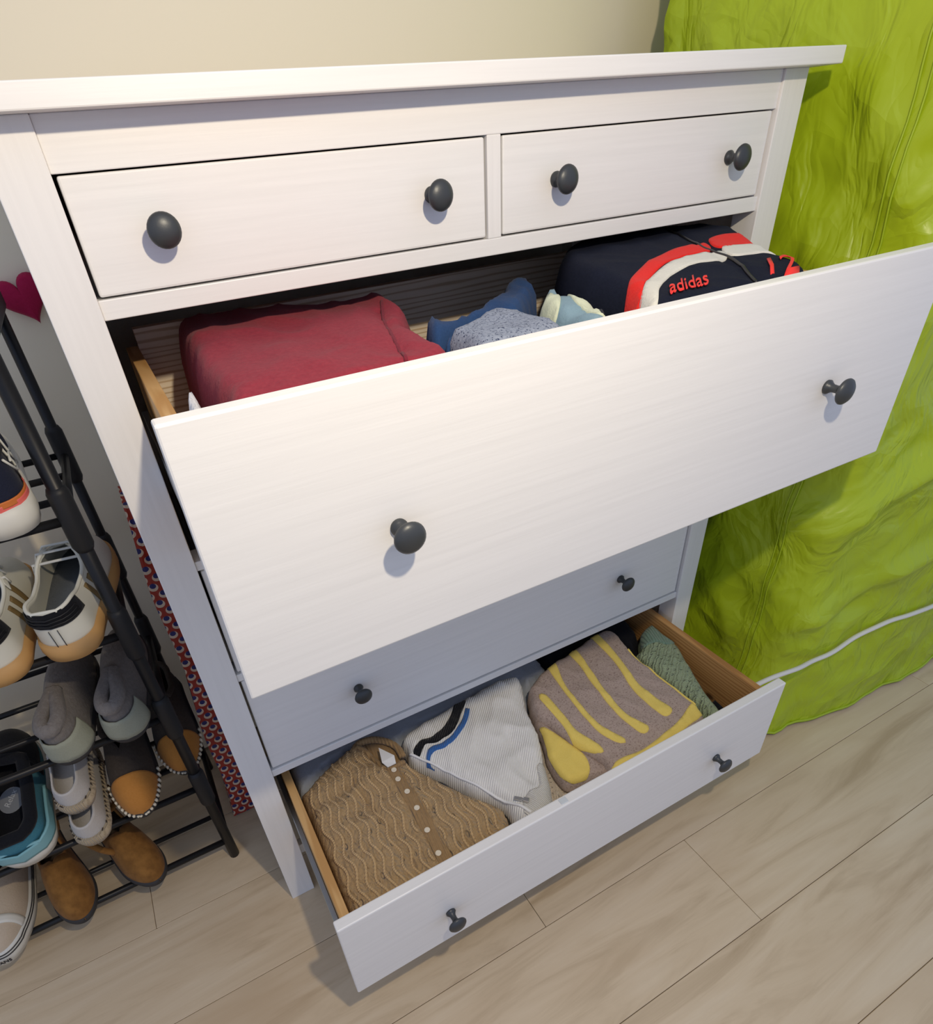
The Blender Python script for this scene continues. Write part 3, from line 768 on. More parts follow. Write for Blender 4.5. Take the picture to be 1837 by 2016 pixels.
gk = Cloth([(0.9179, 0.0196), (0.9608, 0.0270), (0.9826, -0.0170), (0.9547, -0.0753), (0.9070, -0.1833), (0.8839, -0.2539), (0.8357, -0.2522), (0.8288, -0.2172), (0.8279, -0.1346), (0.8474, -0.0374), (0.8840, -0.0170)], 0.256, (.300, 0, .02), r=0.03, amp=0.006, freq=16, seed=61.0, clip=LO, avoid=(yc_,))
gk.build('green_sweater', M['green_knit'], 0.006, label='sage green open-knit sweater beside the knotty drawer side', cat='sweater')
gk.patch('cuff', [(0.9199, 0.0184), (0.9579, 0.0223), (0.9774, -0.0159), (0.9652, -0.0436), (0.9370, -0.0502), (0.9154, -0.0286), (0.8878, -0.0193)], M['green_rib'], 0.004)

TOPS = (br, nk, ws, yc_, sl, gk)
bg_ = Cloth([(0.082, -0.268), (0.24, -0.268), (0.385, -0.268), (0.388, -0.10), (0.395, 0.0), (0.52, 0.0), (0.655, 0.005), (0.655, 0.14), (0.36, 0.142), (0.082, 0.142), (0.081, -0.06)], 0.23, (.274, 0, 0), r=0.022, amp=0.006, freq=16, seed=23.0, clip=LO, base=0.162, over=TOPS)
bg_.build('knitted_jumper', M['blue_grey'], 0.009, label='blue-grey wool jumper at the back of the lower drawer', cat='sweater')
under = Cloth([(0.402, -0.268), (0.55, -0.268), (0.695, -0.268), (0.695, -0.14), (0.69, -0.012), (0.55, -0.014), (0.406, -0.014), (0.400, -0.14)], 0.23, (.262, 0, 0), r=0.018, amp=0.005, freq=16, seed=21.0, clip=LO, base=0.162, avoid=(bg_,), over=TOPS)
under.build('pointelle_sweater', M['cream_knit'], 0.008, label='cream pointelle knit lying under the white and the striped knitwear', cat='sweater')
bk = Cloth([(0.708, -0.262), (0.82, -0.262), (0.915, -0.255), (0.925, -0.10), (0.94, 0.05), (0.945, 0.142), (0.80, 0.142), (0.668, 0.142), (0.668, 0.02), (0.705, -0.02)], 0.23, (.272, 0, 0), r=0.022, amp=0.005, freq=16, seed=25.0, clip=LO, base=0.162, avoid=(bg_, under), over=TOPS)
bk.build('dark_jumper', M['black_wool'], 0.009, label='black jumper behind the yellow-striped cardigan', cat='sweater')

# ------------------------------------------------------------------ lime satin cover beside the chest
cover = empty('fabric_cover', (1.6, 0.08, 0), 'shiny lime green satin cover hanging to the floor beside the chest', 'cover')
plan = [(1.170, 0.385), (1.150, 0.36), (1.142, 0.25), (1.135, 0.10), (1.130, -0.06), (1.138, -0.15), (1.175, -0.195), (1.26, -0.205), (1.42, -0.235), (1.60, -0.250), (1.80, -0.238), (2.05, -0.215), (2.20, -0.18), (2.22, 0.05), (2.20, 0.36), (2.10, 0.40), (1.6, 0.40)]
loop = catmull(plan, 0.012)
NZ = 150; ZT = 1.95
bm = bmesh.new(); rings = []
nl = len(loop)
nrm = []
for i in range(nl):
    tg = (loop[(i + 1) % nl] - loop[i - 1]).normalized(); nrm.append(Vector((tg.y, -tg.x)))
if area_sign(loop) < 0: nrm = [-q for q in nrm]
def cover_disp(x, y, z):
    low = max(0.0, 1 - z / 0.9)
    d = 0.016 * noise.noise(Vector((x * 3.2 + 1, y * 3.2, z * 1.6)))
    d += 0.010 * (1 - 2 * abs(noise.noise(Vector((x * 5 + z * 2.2, y * 5 - z * 2.0, z * 3.6 + 7)))))
    d += 0.008 * (1 - 2 * abs(noise.noise(Vector((x * 11 - z * 5, y * 11 + z * 4, z * 7 + 2)))))
    d += 0.003 * noise.noise(Vector((x * 26, y * 26, z * 20)))
    # long sweeping folds that run up to the right on the front
    if x > 1.1:
        for zc, sl_, wd, am in ((0.36, 0.34, 0.030, 0.020), (0.60, 0.52, 0.034, 0.028)):
            e = z - (zc + sl_ * (x - 1.17)) ; d += am * math.exp(-(e / wd) ** 2) * min(1, max(0, (x - 1.12) / 0.08))
    return d
for j in range(NZ + 1):
    z = ZT * (j / NZ)
    ring = []
    for i, p in enumerate(loop):
        flare = 0.012 * max(0, 1 - z / 0.35)
        dd = cover_disp(p.x, p.y, z) + flare - 0.01
        if p.x < 1.18 and p.y > -0.14: dd = min(dd, 0.035)
        q = p + nrm[i] * dd
        zz = z + (0.006 + 0.006 * noise.noise(Vector((p.x * 7, p.y * 7, 3))) if j == 0 else 0)
        ring.append(bm.verts.new((q.x, q.y, zz)))
    rings.append(ring)
for a, b in zip(rings, rings[1:]):
    for i in range(nl):
        bm.faces.new((a[i], a[(i + 1) % nl], b[(i + 1) % nl], b[i]))
bm.faces.new(rings[-1])
bmesh.ops.recalc_face_normals(bm, faces=bm.faces)
o = mesh_obj('satin_cloth', bm, M['green'], cover); o.location = -cover.location
def cover_pt(i_or_xy, z, lift=0.002):
    bi = min(range(nl), key=lambda k: (loop[k].x - i_or_xy[0]) ** 2 + (loop[k].y - i_or_xy[1]) ** 2)
    p = loop[bi]; dd = cover_disp(p.x, p.y, z) + 0.012 * max(0, 1 - z / 0.35) - 0.01
    if p.x < 1.18 and p.y > -0.14: dd = min(dd, 0.035)
    q = p + nrm[bi] * (dd + lift)
    return Vector((q.x, q.y, z))
for base in (-0.122, -0.108):
    bm = tube(bmesh.new(), [cover_pt((1.135, base), 0.02 + 0.03 * k) for k in range(48)], 0.0016, 6)
    o = mesh_obj('seam', bm, M['green_seam'], cover); o.location = -cover.location
bm = tube(bmesh.new(), [cover_pt((p.x, p.y), 0.012, 0.001) for p in loop[:int(nl * 0.62):2]], 0.0035, 6)
o = mesh_obj('hem', bm, M['green_seam'], cover); o.location = -cover.location

cpts = catmull([(0.99, 0.285), (1.048, 0.282), (1.13, 0.264), (1.21, 0.247), (1.313, 0.249), (1.403, 0.282), (1.555, 0.275), (1.75, 0.262), (1.95, 0.30)], 0.012, closed=False)
pts = []
for p in cpts:
    s_ = cover_pt((p.x, -0.25), p.y, 0.006) if p.x > 1.17 else Vector((p.x, -0.225, p.y))
    pts.append((p.x, min(s_.y - 0.004, -0.222), p.y))
for _ in range(6):
    pts = [pts[0]] + [tuple((pts[i - 1][k] + 2 * pts[i][k] + pts[i + 1][k]) / 4 for k in range(3)) for i in range(1, len(pts) - 1)] + [pts[-1]]
bm = tube(bmesh.new(), pts, 0.0052, 10)
o = mesh_obj('power_cord', bm, M['white_cord'], None, True, (1.4, -0.25, 0.25))
tag(o, 'white cable sagging across the front of the lime cover', 'cable')

# ------------------------------------------------------------------ things on the left: heart, bag
bm = bmesh.new(); hp = []
for k in range(48):
    a = 2 * PI * k / 48
    hx_ = 16 * math.sin(a) ** 3; hz_ = 13 * math.cos(a) - 5 * math.cos(2 * a) - 2 * math.cos(3 * a) - math.cos(4 * a)
    hp.append((hx_ / 32.0, hz_ / 30.0))
cen = [bm.verts.new((0, s_ * 0.009, 0)) for s_ in (-1, 1)]
r1 = [bm.verts.new((x * 0.075 * 0.8, -0.008, z * 0.075 * 0.8)) for x, z in hp]
r2 = [bm.verts.new((x * 0.075, 0.0, z * 0.075)) for x, z in hp]
r3 = [bm.verts.new((x * 0.075 * 0.8, 0.008, z * 0.075 * 0.8)) for x, z in hp]
for k in range(48):
    q = (k + 1) % 48
    bm.faces.new((cen[0], r1[q], r1[k])); bm.faces.new((r1[k], r1[q], r2[q], r2[k])); bm.faces.new((r2[k], r2[q], r3[q], r3[k])); bm.faces.new((cen[1], r3[k], r3[q]))
bmesh.ops.recalc_face_normals(bm, faces=bm.faces)
o = mesh_obj('felt_heart', bm, M['heart'], None)
o.location = (-0.048, 0.502, 1.093); o.rotation_euler = (0, math.radians(-12), 0)
tag(o, 'crimson heart hung on the wall above the shoe rack', 'heart')

def bag():
    bm = bmesh.new(); nz, nx = 40, 6; rows = []
    for j in range(nz + 1):
        u = j / nz; z = 0.004 + 0.80 * u
        xl = -0.062 + 0.036 * u ** 0.8 + 0.004 * math.sin(u * 14); xr = -0.006
        yf = 0.262 + 0.03 * u + 0.004 * noise.noise(Vector((u * 9, 2, 0))); yb = 0.42 - 0.04 * u
        ring = []
        for i in range(nx + 1): ring.append((xl + (xr - xl) * i / nx, yf + 0.004 * noise.noise(Vector((i * 0.9, u * 12, 1)))))
        for i in range(nx + 1): ring.append((xr - (xr - xl) * i / nx, yb))
        rows.append([bm.verts.new((x, y, z)) for x, y in ring])
    for a, b in zip(rows, rows[1:]):
        n = len(a)
        for i in range(n): bm.faces.new((a[i], a[(i + 1) % n], b[(i + 1) % n], b[i]))
    bm.faces.new(list(reversed(rows[0]))); bm.faces.new(rows[-1])
    bmesh.ops.recalc_face_normals(bm, faces=bm.faces)
    o = mesh_obj('patterned_bag', bm, M['print'], None, False, (-0.04, 0.34, 0))
    tag(o, 'slim red bag with peacock-scale print squeezed between shoe rack and chest', 'bag')
bag()

# ------------------------------------------------------------------ shoe rack
rack = empty('shoe_rack', (-0.45, 0.30, 0), 'black metal shoe rack with tubular shelves beside the chest', 'shoe rack')
def rack_part(name, bm, mat='black_rack', smooth=True):
    o = mesh_obj(name, bm, M[mat], None, smooth); o.parent = rack; o.location = -rack.location
    return o
XR, XL = -0.084, -0.82
YF, YB = 0.168, 0.440
TIERS = [0.055, 0.245, 0.450, 0.648, 0.858]
for x in (XR, XL):
    rack_part('leg', tube(bmesh.new(), [(x, YF, 0.0), (x, YF, 1.10)], 0.0105, 12))
    rack_part('leg', tube(bmesh.new(), [(x, YB, 0.0), (x, YB, 1.10)], 0.0085, 12))
    rack_part('top_bracket', box(bmesh.new(), x - 0.014, x + 0.014, YF - 0.016, YB + 0.012, 1.088, 1.118, 0.006), 'black_plastic', False)
    for z in TIERS:
        rack_part('side_bar', tube(bmesh.new(), [(x, YF, z), (x, YB, z)], 0.0065, 10))
        if z > 0.1:
            for y, r_ in ((YF, 0.0150), (YB, 0.0135)):
                rack_part('joint_sleeve', tube(bmesh.new(), [(x, y, z - 0.05), (x, y, z - 0.042), (x, y, z + 0.042), (x, y, z + 0.05)], [r_ - 0.003, r_, r_, r_ - 0.003], 12), 'black_plastic')
for z in TIERS:
    for y in (YF, 0.245, 0.34, YB):
        rack_part('shelf_rod', tube(bmesh.new(), [(XR, y, z), (XL, y, z)], 0.0068 if y == YF else 0.0055, 10))

# ------------------------------------------------------------------ shoes
def sm(a, b, x):
    u = max(0, min(1, (x - a) / (b - a))); return u * u * (3 - 2 * u)

class Shoe:
    """shoe in its own frame: heel at y=0, toe at y=L, sole on z=0"""
    def __init__(s, L=0.25, hw=0.043, heel=0.78, toe_r=0.28, zs=lambda t: 0.018, h=lambda t: 0.07, hc=lambda t: 0.06, open_to=0.45, trans=0.22, taper=0.22):
        s.L, s.hw_, s.heel, s.toe_r, s.zs, s.h, s.hc, s.open_to, s.trans, s.taper = L, hw, heel, toe_r, zs, h, hc, open_to, trans, taper
        s.ts = [0.5 - 0.5 * math.cos(PI * k / 36) for k in range(37)]
    def hw(s, t):
        w = s.hw_ * (s.heel + (1 - s.heel) * sm(0.2, 0.68, t) )
        if t < 0.14: w *= math.sqrt(max(0, 1 - ((0.14 - t) / 0.14) ** 2))
        if t > 1 - s.toe_r: w *= math.sqrt(max(0, 1 - ((t - 1 + s.toe_r) / s.toe_r) ** 2))
        return max(w, 0.0004)
    def pt(s, t, side, u, off=0.0):
        b = 1 - sm(s.open_to, s.open_to + s.trans, t)
        w = s.hw(t) + off * min(1.0, t / 0.03, (1 - t) / 0.03); a = u * PI / 2
        tc = 1.0 if t < 0.84 else max(0.12, math.sqrt(max(0.0, 1 - ((t - 0.84) / 0.16) ** 2)))
        cx, cz = w * math.cos(a) ** 0.75 if u < 1 else 0.0, (s.h(t) + off) * math.sin(a) * tc
        ox, oz = w * (1 - s.taper * u * u), (s.hc(t) + off * 0.3) * u
        y = t * s.L
        if t < 0.08: y -= off * (1 - t / 0.08)
        if t > 0.9: y += off * (t - 0.9) / 0.1
        return Vector((side * (cx * (1 - b) + ox * b), y, s.zs(t) + cz * (1 - b) + oz * b))
    def upper(s, thick=0.003, nu=9):
        bm = bmesh.new(); g = {}
        for i, t in enumerate(s.ts):
            for sd in (-1, 1):
                for k in range(nu + 1): g[i, sd, k] = bm.verts.new(s.pt(t, sd, k / nu))
        for i in range(len(s.ts) - 1):
            for sd in (-1, 1):
                for k in range(nu): bm.faces.new((g[i, sd, k], g[i + 1, sd, k], g[i + 1, sd, k + 1], g[i, sd, k + 1]))
        bmesh.ops.remove_doubles(bm, verts=bm.verts, dist=0.0009)
        bmesh.ops.recalc_face_normals(bm, faces=bm.faces)
        bmesh.ops.solidify(bm, geom=bm.faces[:], thickness=thick)
        return bm
    def sole(s, out=0.003, inset_bottom=0.002, bottom=lambda t: 0.0):
        bm = bmesh.new(); top = []; bot = []; mid = []
        seq = [(t, -1) for t in s.ts] + [(t, 1) for t in reversed(s.ts[1:-1])]
        for t, sd in seq:
            w = s.hw(t) + out; y = t * s.L + (out if t > 0.9 else (-out if t < 0.08 else 0))
            top.append(bm.verts.new((sd * w * 0.98, y, s.zs(t) + 0.004))); mid.append(bm.verts.new((sd * (w + 0.0012), y, (s.zs(t) + bottom(t)) * 0.5)))
            bot.append(bm.verts.new((sd * (w - inset_bottom), y, bottom(t))))
        n = len(seq)
        for i in range(n):
            j = (i + 1) % n
            bm.faces.new((bot[i], bot[j], mid[j], mid[i])); bm.faces.new((mid[i], mid[j], top[j], top[i]))
        bm.faces.new(top); bm.faces.new(list(reversed(bot)))
        bmesh.ops.recalc_face_normals(bm, faces=bm.faces)
        return bm
    def insole(s, lift=0.006):
        bm = bmesh.new(); seq = [(t, -1) for t in s.ts] + [(t, 1) for t in reversed(s.ts[1:-1])]
        top = [bm.verts.new((sd * s.hw(t) * 0.93, 0.003 + t * (s.L - 0.006), s.zs(t) + lift)) for t, sd in seq]
        f = bm.faces.new(top); r = bmesh.ops.extrude_face_region(bm, geom=[f])
        for gq in r['geom']:
            if isinstance(gq, bmesh.types.BMVert): gq.co.z -= 0.004
        bmesh.ops.recalc_face_normals(bm, faces=bm.faces)
        return bm
    def band(s, t0, t1, u0, u1, off=0.002, sides=(-1, 1), nt=14, nu=5, skew=0.0):
        """a panel lying on the upper between lengthwise t0..t1 and up the wall u0..u1"""
        bm = bmesh.new()
        for sd in sides:
            g = [[None] * (nu + 1) for _ in range(nt + 1)]
            for i in range(nt + 1):
                for k in range(nu + 1):
                    u = u0 + (u1 - u0) * k / nu
                    t = min(1, max(0, t0 + (t1 - t0) * i / nt + skew * (u - u0)))
                    g[i][k] = bm.verts.new(s.pt(t, sd, u, off))
            for i in range(nt):
                for k in range(nu): bm.faces.new((g[i][k], g[i + 1][k], g[i + 1][k + 1], g[i][k + 1]))
        bmesh.ops.remove_doubles(bm, verts=bm.verts, dist=0.0008)
        bmesh.ops.recalc_face_normals(bm, faces=bm.faces)
        bmesh.ops.solidify(bm, geom=bm.faces[:], thickness=0.0018)
        return bm
    def rim(s, r, t_end=None, off=0.0, n=26):
        te = t_end if t_end is not None else s.open_to + s.trans * 0.5
        a = [s.pt(te * (1 - k / n), -1, 1.0, off) for k in range(n)]
        b = [s.pt(te * k / n, 1, 1.0, off) for k in range(1, n + 1)]
        return tube(bmesh.new(), a + b, r, 8)
    def line(s, pts, r, side, off=0.002):
        return tube(bmesh.new(), [s.pt(t, side, u, off) for t, u in pts], r, 6)

def shoe_root(name, heel_pos, yaw, pitch, roll, label, cat, group=None):
    e = empty(name, heel_pos, label, cat, group)
    e.rotation_euler = (Matrix.Rotation(math.radians(yaw), 3, 'Z') @ Matrix.Rotation(math.radians(pitch), 3, 'X') @ Matrix.Rotation(math.radians(roll), 3, 'Y')).to_euler()
    return e
def sp_(e, name, bm, mat, smooth=True, label=None):
    o = mesh_obj(name, bm, mat, e, smooth)
    if label: o['label'] = label
    return o

M['cream_leather'] = new_mat('cream_leather', (0.66, 0.65, 0.56), 0.45)
M['gum'] = new_mat('gum_sole', (0.52, 0.29, 0.10), 0.6)
M['black_lining'] = m_fleece('black_lining', (0.006, 0.006, 0.008), (0.012, 0.013, 0.016), 200)
M['slate'] = m_fleece('slate_insole', (0.10, 0.12, 0.15), (0.15, 0.17, 0.20), 200)
M['olive_stripe'] = new_mat('brown_stripe', (0.20, 0.13, 0.045), 0.6)
M['grey_fur'] = m_fleece('grey_plush', (0.13, 0.115, 0.105), (0.24, 0.22, 0.20), 150, bumpd=0.004)
M['grey_suede'] = m_fleece('pale_suede', (0.28, 0.29, 0.22), (0.34, 0.35, 0.27), 300)
M['dark_sole'] = new_mat('dark_sole', (0.03, 0.028, 0.028), 0.7)
M['teal_knit'] = m_fleece('teal_knit', (0.035, 0.16, 0.22), (0.07, 0.26, 0.34), 300)
M['aqua'] = new_mat('aqua_rubber', (0.22, 0.46, 0.50), 0.45)
M['white_rubber'] = new_mat('white_rubber', (0.70, 0.68, 0.60), 0.5)
M['grey_tag'] = new_mat('grey_insole_badge', (0.22, 0.23, 0.24), 0.6)
M['silver_ink'] = new_mat('silver_ink', (0.55, 0.56, 0.56), 0.5)
M['canvas'] = m_fleece('pale_canvas', (0.48, 0.45, 0.41), (0.58, 0.55, 0.51), 300)
M['jute'] = m_rib('braided_jute', (0.52, 0.42, 0.28), (0.26, 0.19, 0.11), 900, 0.6, 0.002)
M['stitch'] = new_mat('cream_stitch', (0.68, 0.62, 0.48), 0.7)
M['dark_plush'] = m_fleece('dark_brown_plush', (0.035, 0.026, 0.020), (0.075, 0.058, 0.044), 180, bumpd=0.003)
M['tan_suede'] = m_fleece('tan_suede', (0.40, 0.165, 0.032), (0.48, 0.21, 0.05), 220)
M['brown_suede'] = m_fleece('brown_suede', (0.08, 0.030, 0.008), (0.38, 0.18, 0.045), 38)
M['navy_mesh'] = m_fleece('navy_mesh', (0.010, 0.013, 0.030), (0.022, 0.026, 0.05), 400)
M['white_line'] = new_mat('white_overlay', (0.72, 0.72, 0.66), 0.5)
M['coral'] = new_mat('coral_rubber', (0.80, 0.14, 0.12), 0.5)
M['orange_foam'] = new_mat('orange_foam', (0.62, 0.17, 0.03), 0.6)
M['sand_canvas'] = m_fleece('sand_canvas', (0.50, 0.40, 0.29), (0.58, 0.48, 0.36), 300)
M['lace'] = new_mat('white_lace', (0.68, 0.67, 0.60), 0.8)

def gum_sneaker(pos, yaw, label):
    s = Shoe(0.265, 0.046, 0.86, 0.30, lambda t: 0.026, lambda t: 0.085 - 0.045 * sm(0.45, 0.95, t), lambda t: 0.066 - 0.010 * sm(0.10, 0.25, t) + 0.028 * sm(0.35, 0.6, t), 0.42, 0.26)
    e = shoe_root('sneaker', pos, yaw, 6, 0, label, 'shoe', 'cream sneakers on the rack')
    sp_(e, 'sole', s.sole(0.004), M['gum']); sp_(e, 'upper', s.upper(0.0035), M['cream_leather']); sp_(e, 'insole', s.insole(0.012), M['slate'])
    sp_(e, 'heel_collar', s.band(0.0, 0.16, 0.60, 1.0, 0.0025), M['black_lining'], label='black padded heel collar')
    sp_(e, 'rim', s.rim(0.0030), M['cream_leather'])
    for k in range(3):
        sp_(e, 'heel_ridge', tube(bmesh.new(), [s.pt(0.10, -1, 0.68 + 0.09 * k, 0.004)] + [s.pt(0.10 * (1 - i / 5), -1, 0.68 + 0.09 * k, 0.004) for i in range(1, 6)] + [s.pt(0.10 * i / 5, 1, 0.68 + 0.09 * k, 0.004) for i in range(1, 6)], 0.0012, 6), M['black_plastic'])
    for k in range(3):
        for sd in (-1, 1):
            sp_(e, 'stripe', s.band(0.34 + 0.075 * k, 0.375 + 0.075 * k, 0.08, 0.82, 0.002, sides=(sd,), skew=-0.06, nt=3, nu=8), M['olive_stripe'])
    sp_(e, 'tongue', s.band(0.44, 0.60, 0.80, 1.0, 0.004), M['cream_leather'])
    for k in range(3):
        t_ = 0.46 + 0.05 * k
        sp_(e, 'lace', tube(bmesh.new(), [s.pt(t_, -1, 0.72, 0.004), s.pt(t_ + 0.01, -1, 0.92, 0.008), s.pt(t_ + 0.02, 1, 0.92, 0.008), s.pt(t_ + 0.03, 1, 0.72, 0.004)], 0.0022, 6), M['lace'])
    for sx in (-0.006, 0.006):
        sp_(e, 'stitching', tube(bmesh.new(), [Vector((sx, -0.0015, 0.030)), Vector((sx, -0.0015, 0.062))], 0.0006, 5), M['dark_sole'])
    return e
gum_sneaker((-0.163, 0.135, 0.657), -14, 'cream gum-soled sneaker standing nearest the chest on its tier')
gum_sneaker((-0.259, 0.128, 0.657), -6, 'cream gum-soled sneaker to the inside of its pair, away from the chest')

def plush_slipper(pos, yaw, label):
    s = Shoe(0.25, 0.038, 0.88, 0.34, lambda t: 0.012, lambda t: 0.075 - 0.025 * sm(0.5, 1, t), lambda t: 0.078 + 0.010 * sm(0.2, 0.5, t), 0.10, 0.34, 0.62)
    e = shoe_root('plush_slipper', pos, yaw, 8, 0, label, 'slipper', 'grey plush slippers')
    sp_(e, 'sole', s.sole(0.002), M['dark_sole']); sp_(e, 'upper', s.upper(0.007), M['grey_fur']); sp_(e, 'insole', s.insole(0.012), M['grey_fur'])
    sp_(e, 'heel_patch', s.band(0.0, 0.17, 0.0, 0.62, 0.005), M['grey_suede'], label='pale suede heel patch')
    sp_(e, 'rim', s.rim(0.012, 0.36), M['grey_fur'])
    return e
plush_slipper((-0.240, 0.135, 0.459), -9, 'grey plush slipper beside the black-lined clog')
plush_slipper((-0.149, 0.135, 0.459), -9, 'grey plush slipper next to the rack leg')

def teal_clog(pos, yaw, label):
    s = Shoe(0.265, 0.052, 0.90, 0.34, lambda t: 0.030, lambda t: 0.085 - 0.03 * sm(0.5, 1, t), lambda t: 0.072 + 0.018 * sm(0.3, 0.6, t), 0.54, 0.08, 0.12)
    e = shoe_root('lined_clog', pos, yaw, 15, 0, label, 'clog', 'teal clogs with black lining')
    sp_(e, 'sole', s.sole(0.002), M['white_rubber']); sp_(e, 'upper', s.upper(0.004), M['teal_knit']); sp_(e, 'insole', s.insole(0.028), M['black_lining'])
    sp_(e, 'inner_lining', s.band(0.0, 0.62, 0.05, 0.98, -0.0050, nt=22), M['black_lining'])
    sp_(e, 'bumper', s.band(0.0, 0.40, 0.0, 0.42, 0.0075), M['aqua'], label='aqua rubber bumper')
    sp_(e, 'bumper_ridge', tube(bmesh.new(), [s.pt(0.4 * (1 - i / 12), -1, 0.42, 0.007) for i in range(12)] + [s.pt(0.4 * i / 12, 1, 0.42, 0.007) for i in range(1, 13)], 0.003, 8), M['aqua'])
    sp_(e, 'lining_rim', s.rim(0.011, 0.61), M['black_lining'])
    sp_(e, 'toe_cover', s.band(0.52, 1.0, 0.20, 1.0, 0.003, nt=18, nu=8), M['black_lining'])
    bm = bmesh.new(); c_ = [bm.verts.new((0.021 * math.cos(a) , 0.105 + 0.026 * math.sin(a), 0.0592)) for a in [2 * PI * k / 24 for k in range(24)]]
    f_ = bm.faces.new(c_); r_ = bmesh.ops.extrude_face_region(bm, geom=[f_])
    for gq in r_['geom']:
        if isinstance(gq, bmesh.types.BMVert): gq.co.z += 0.001
    bmesh.ops.recalc_face_normals(bm, faces=bm.faces)
    sp_(e, 'badge', bm, M['grey_tag'], False)
    cu = bpy.data.curves.new('lettering', 'FONT'); cu.body = 'Relax'; cu.size = 0.015; cu.extrude = 0.0004; cu.align_x = 'CENTER'; cu.shear = 0.25
    tmp = bpy.data.objects.new('lettering', cu); COL.objects.link(tmp); bpy.context.view_layer.update()
    me = bpy.data.meshes.new_from_object(tmp.evaluated_get(bpy.context.evaluated_depsgraph_get())); bpy.data.objects.remove(tmp)
    me.materials.clear(); me.materials.append(M['silver_ink'])
    o = bpy.data.objects.new('lettering', me); link(o, e); o.location = (0.003, 0.105, 0.0608); o.rotation_euler = (0, 0, math.radians(62))
    return e
teal_clog((-0.386, 0.150, 0.256), 0, 'teal clog with black fleece lining and silver word on the insole')
teal_clog((-0.508, 0.150, 0.256), 0, 'teal clog with black fleece lining, further from the chest than its mate')

def espadrille(pos, yaw, roll, label):
    s = Shoe(0.235, 0.033, 0.88, 0.34, lambda t: 0.020, lambda t: 0.055 - 0.02 * sm(0.5, 1, t), lambda t: 0.042 + 0.01 * sm(0.2, 0.5, t), 0.38, 0.25, 0.30)
    e = shoe_root('espadrille', pos, yaw, 10, roll, label, 'shoe', 'pale espadrilles')
    sp_(e, 'sole', s.sole(0.004), M['jute'], label='braided jute sole'); sp_(e, 'upper', s.upper(0.003), M['canvas']); sp_(e, 'insole', s.insole(0.008), M['canvas'])
    for k in range(15):
        t_ = 0.02 + 0.045 * k
        for sd in (-1, 1):
            p = s.pt(t_, sd, 0.02, 0.003); q = s.pt(t_ + 0.012, sd, 0.20, 0.003)
            sp_(e, 'stitch', tube(bmesh.new(), [p, q], 0.0011, 5), M['dark_plush'])
    return e
espadrille((-0.279, 0.135, 0.256), 0, 0, 'pale canvas espadrille lying under its mate beside the teal clog')
espadrille((-0.277, 0.150, 0.334), -1, 0, 'pale canvas espadrille stacked on top of its mate')

def moccasin(pos, yaw, label):
    # toe points to the room: heel end lies at the back of the shelf
    s = Shoe(0.235, 0.041, 0.86, 0.36, lambda t: 0.014, lambda t: 0.072 - 0.030 * sm(0.55, 1, t), lambda t: 0.06 + 0.014 * sm(0.2, 0.5, t), 0.30, 0.26, 0.30)
    e = shoe_root('moccasin', pos, yaw, -16, 0, label, 'slipper', 'tan-toed moccasins')
    sp_(e, 'sole', s.sole(0.003), M['dark_sole']); sp_(e, 'upper', s.upper(0.004), M['dark_plush']); sp_(e, 'insole', s.insole(0.008), M['dark_plush'])
    sp_(e, 'toe_cap', s.band(0.76, 1.0, 0.06, 1.0, 0.003, nt=14, nu=9), M['tan_suede'], label='tan suede toe cap')
    for k in range(11):
        for sd in (-1, 1):
            t_ = 1.0 - 0.002 - 0.30 * (k / 10.0) ** 1.8
            p = s.pt(t_, sd, 0.0, 0.005); q = s.pt(t_, sd, 0.12, 0.005)
            sp_(e, 'stitch', tube(bmesh.new(), [p, q], [0.0028, 0.0028], 6), M['stitch'])
    sp_(e, 'rim', s.rim(0.006), M['dark_plush'])
    return e
moccasin((-0.189, 0.365, 0.330), 180, 'dark moccasin with tan toe cap, between the pale espadrille and its mate')
moccasin((-0.098, 0.424, 0.330), 180, 'dark moccasin with tan toe cap, closest to the patterned bag')

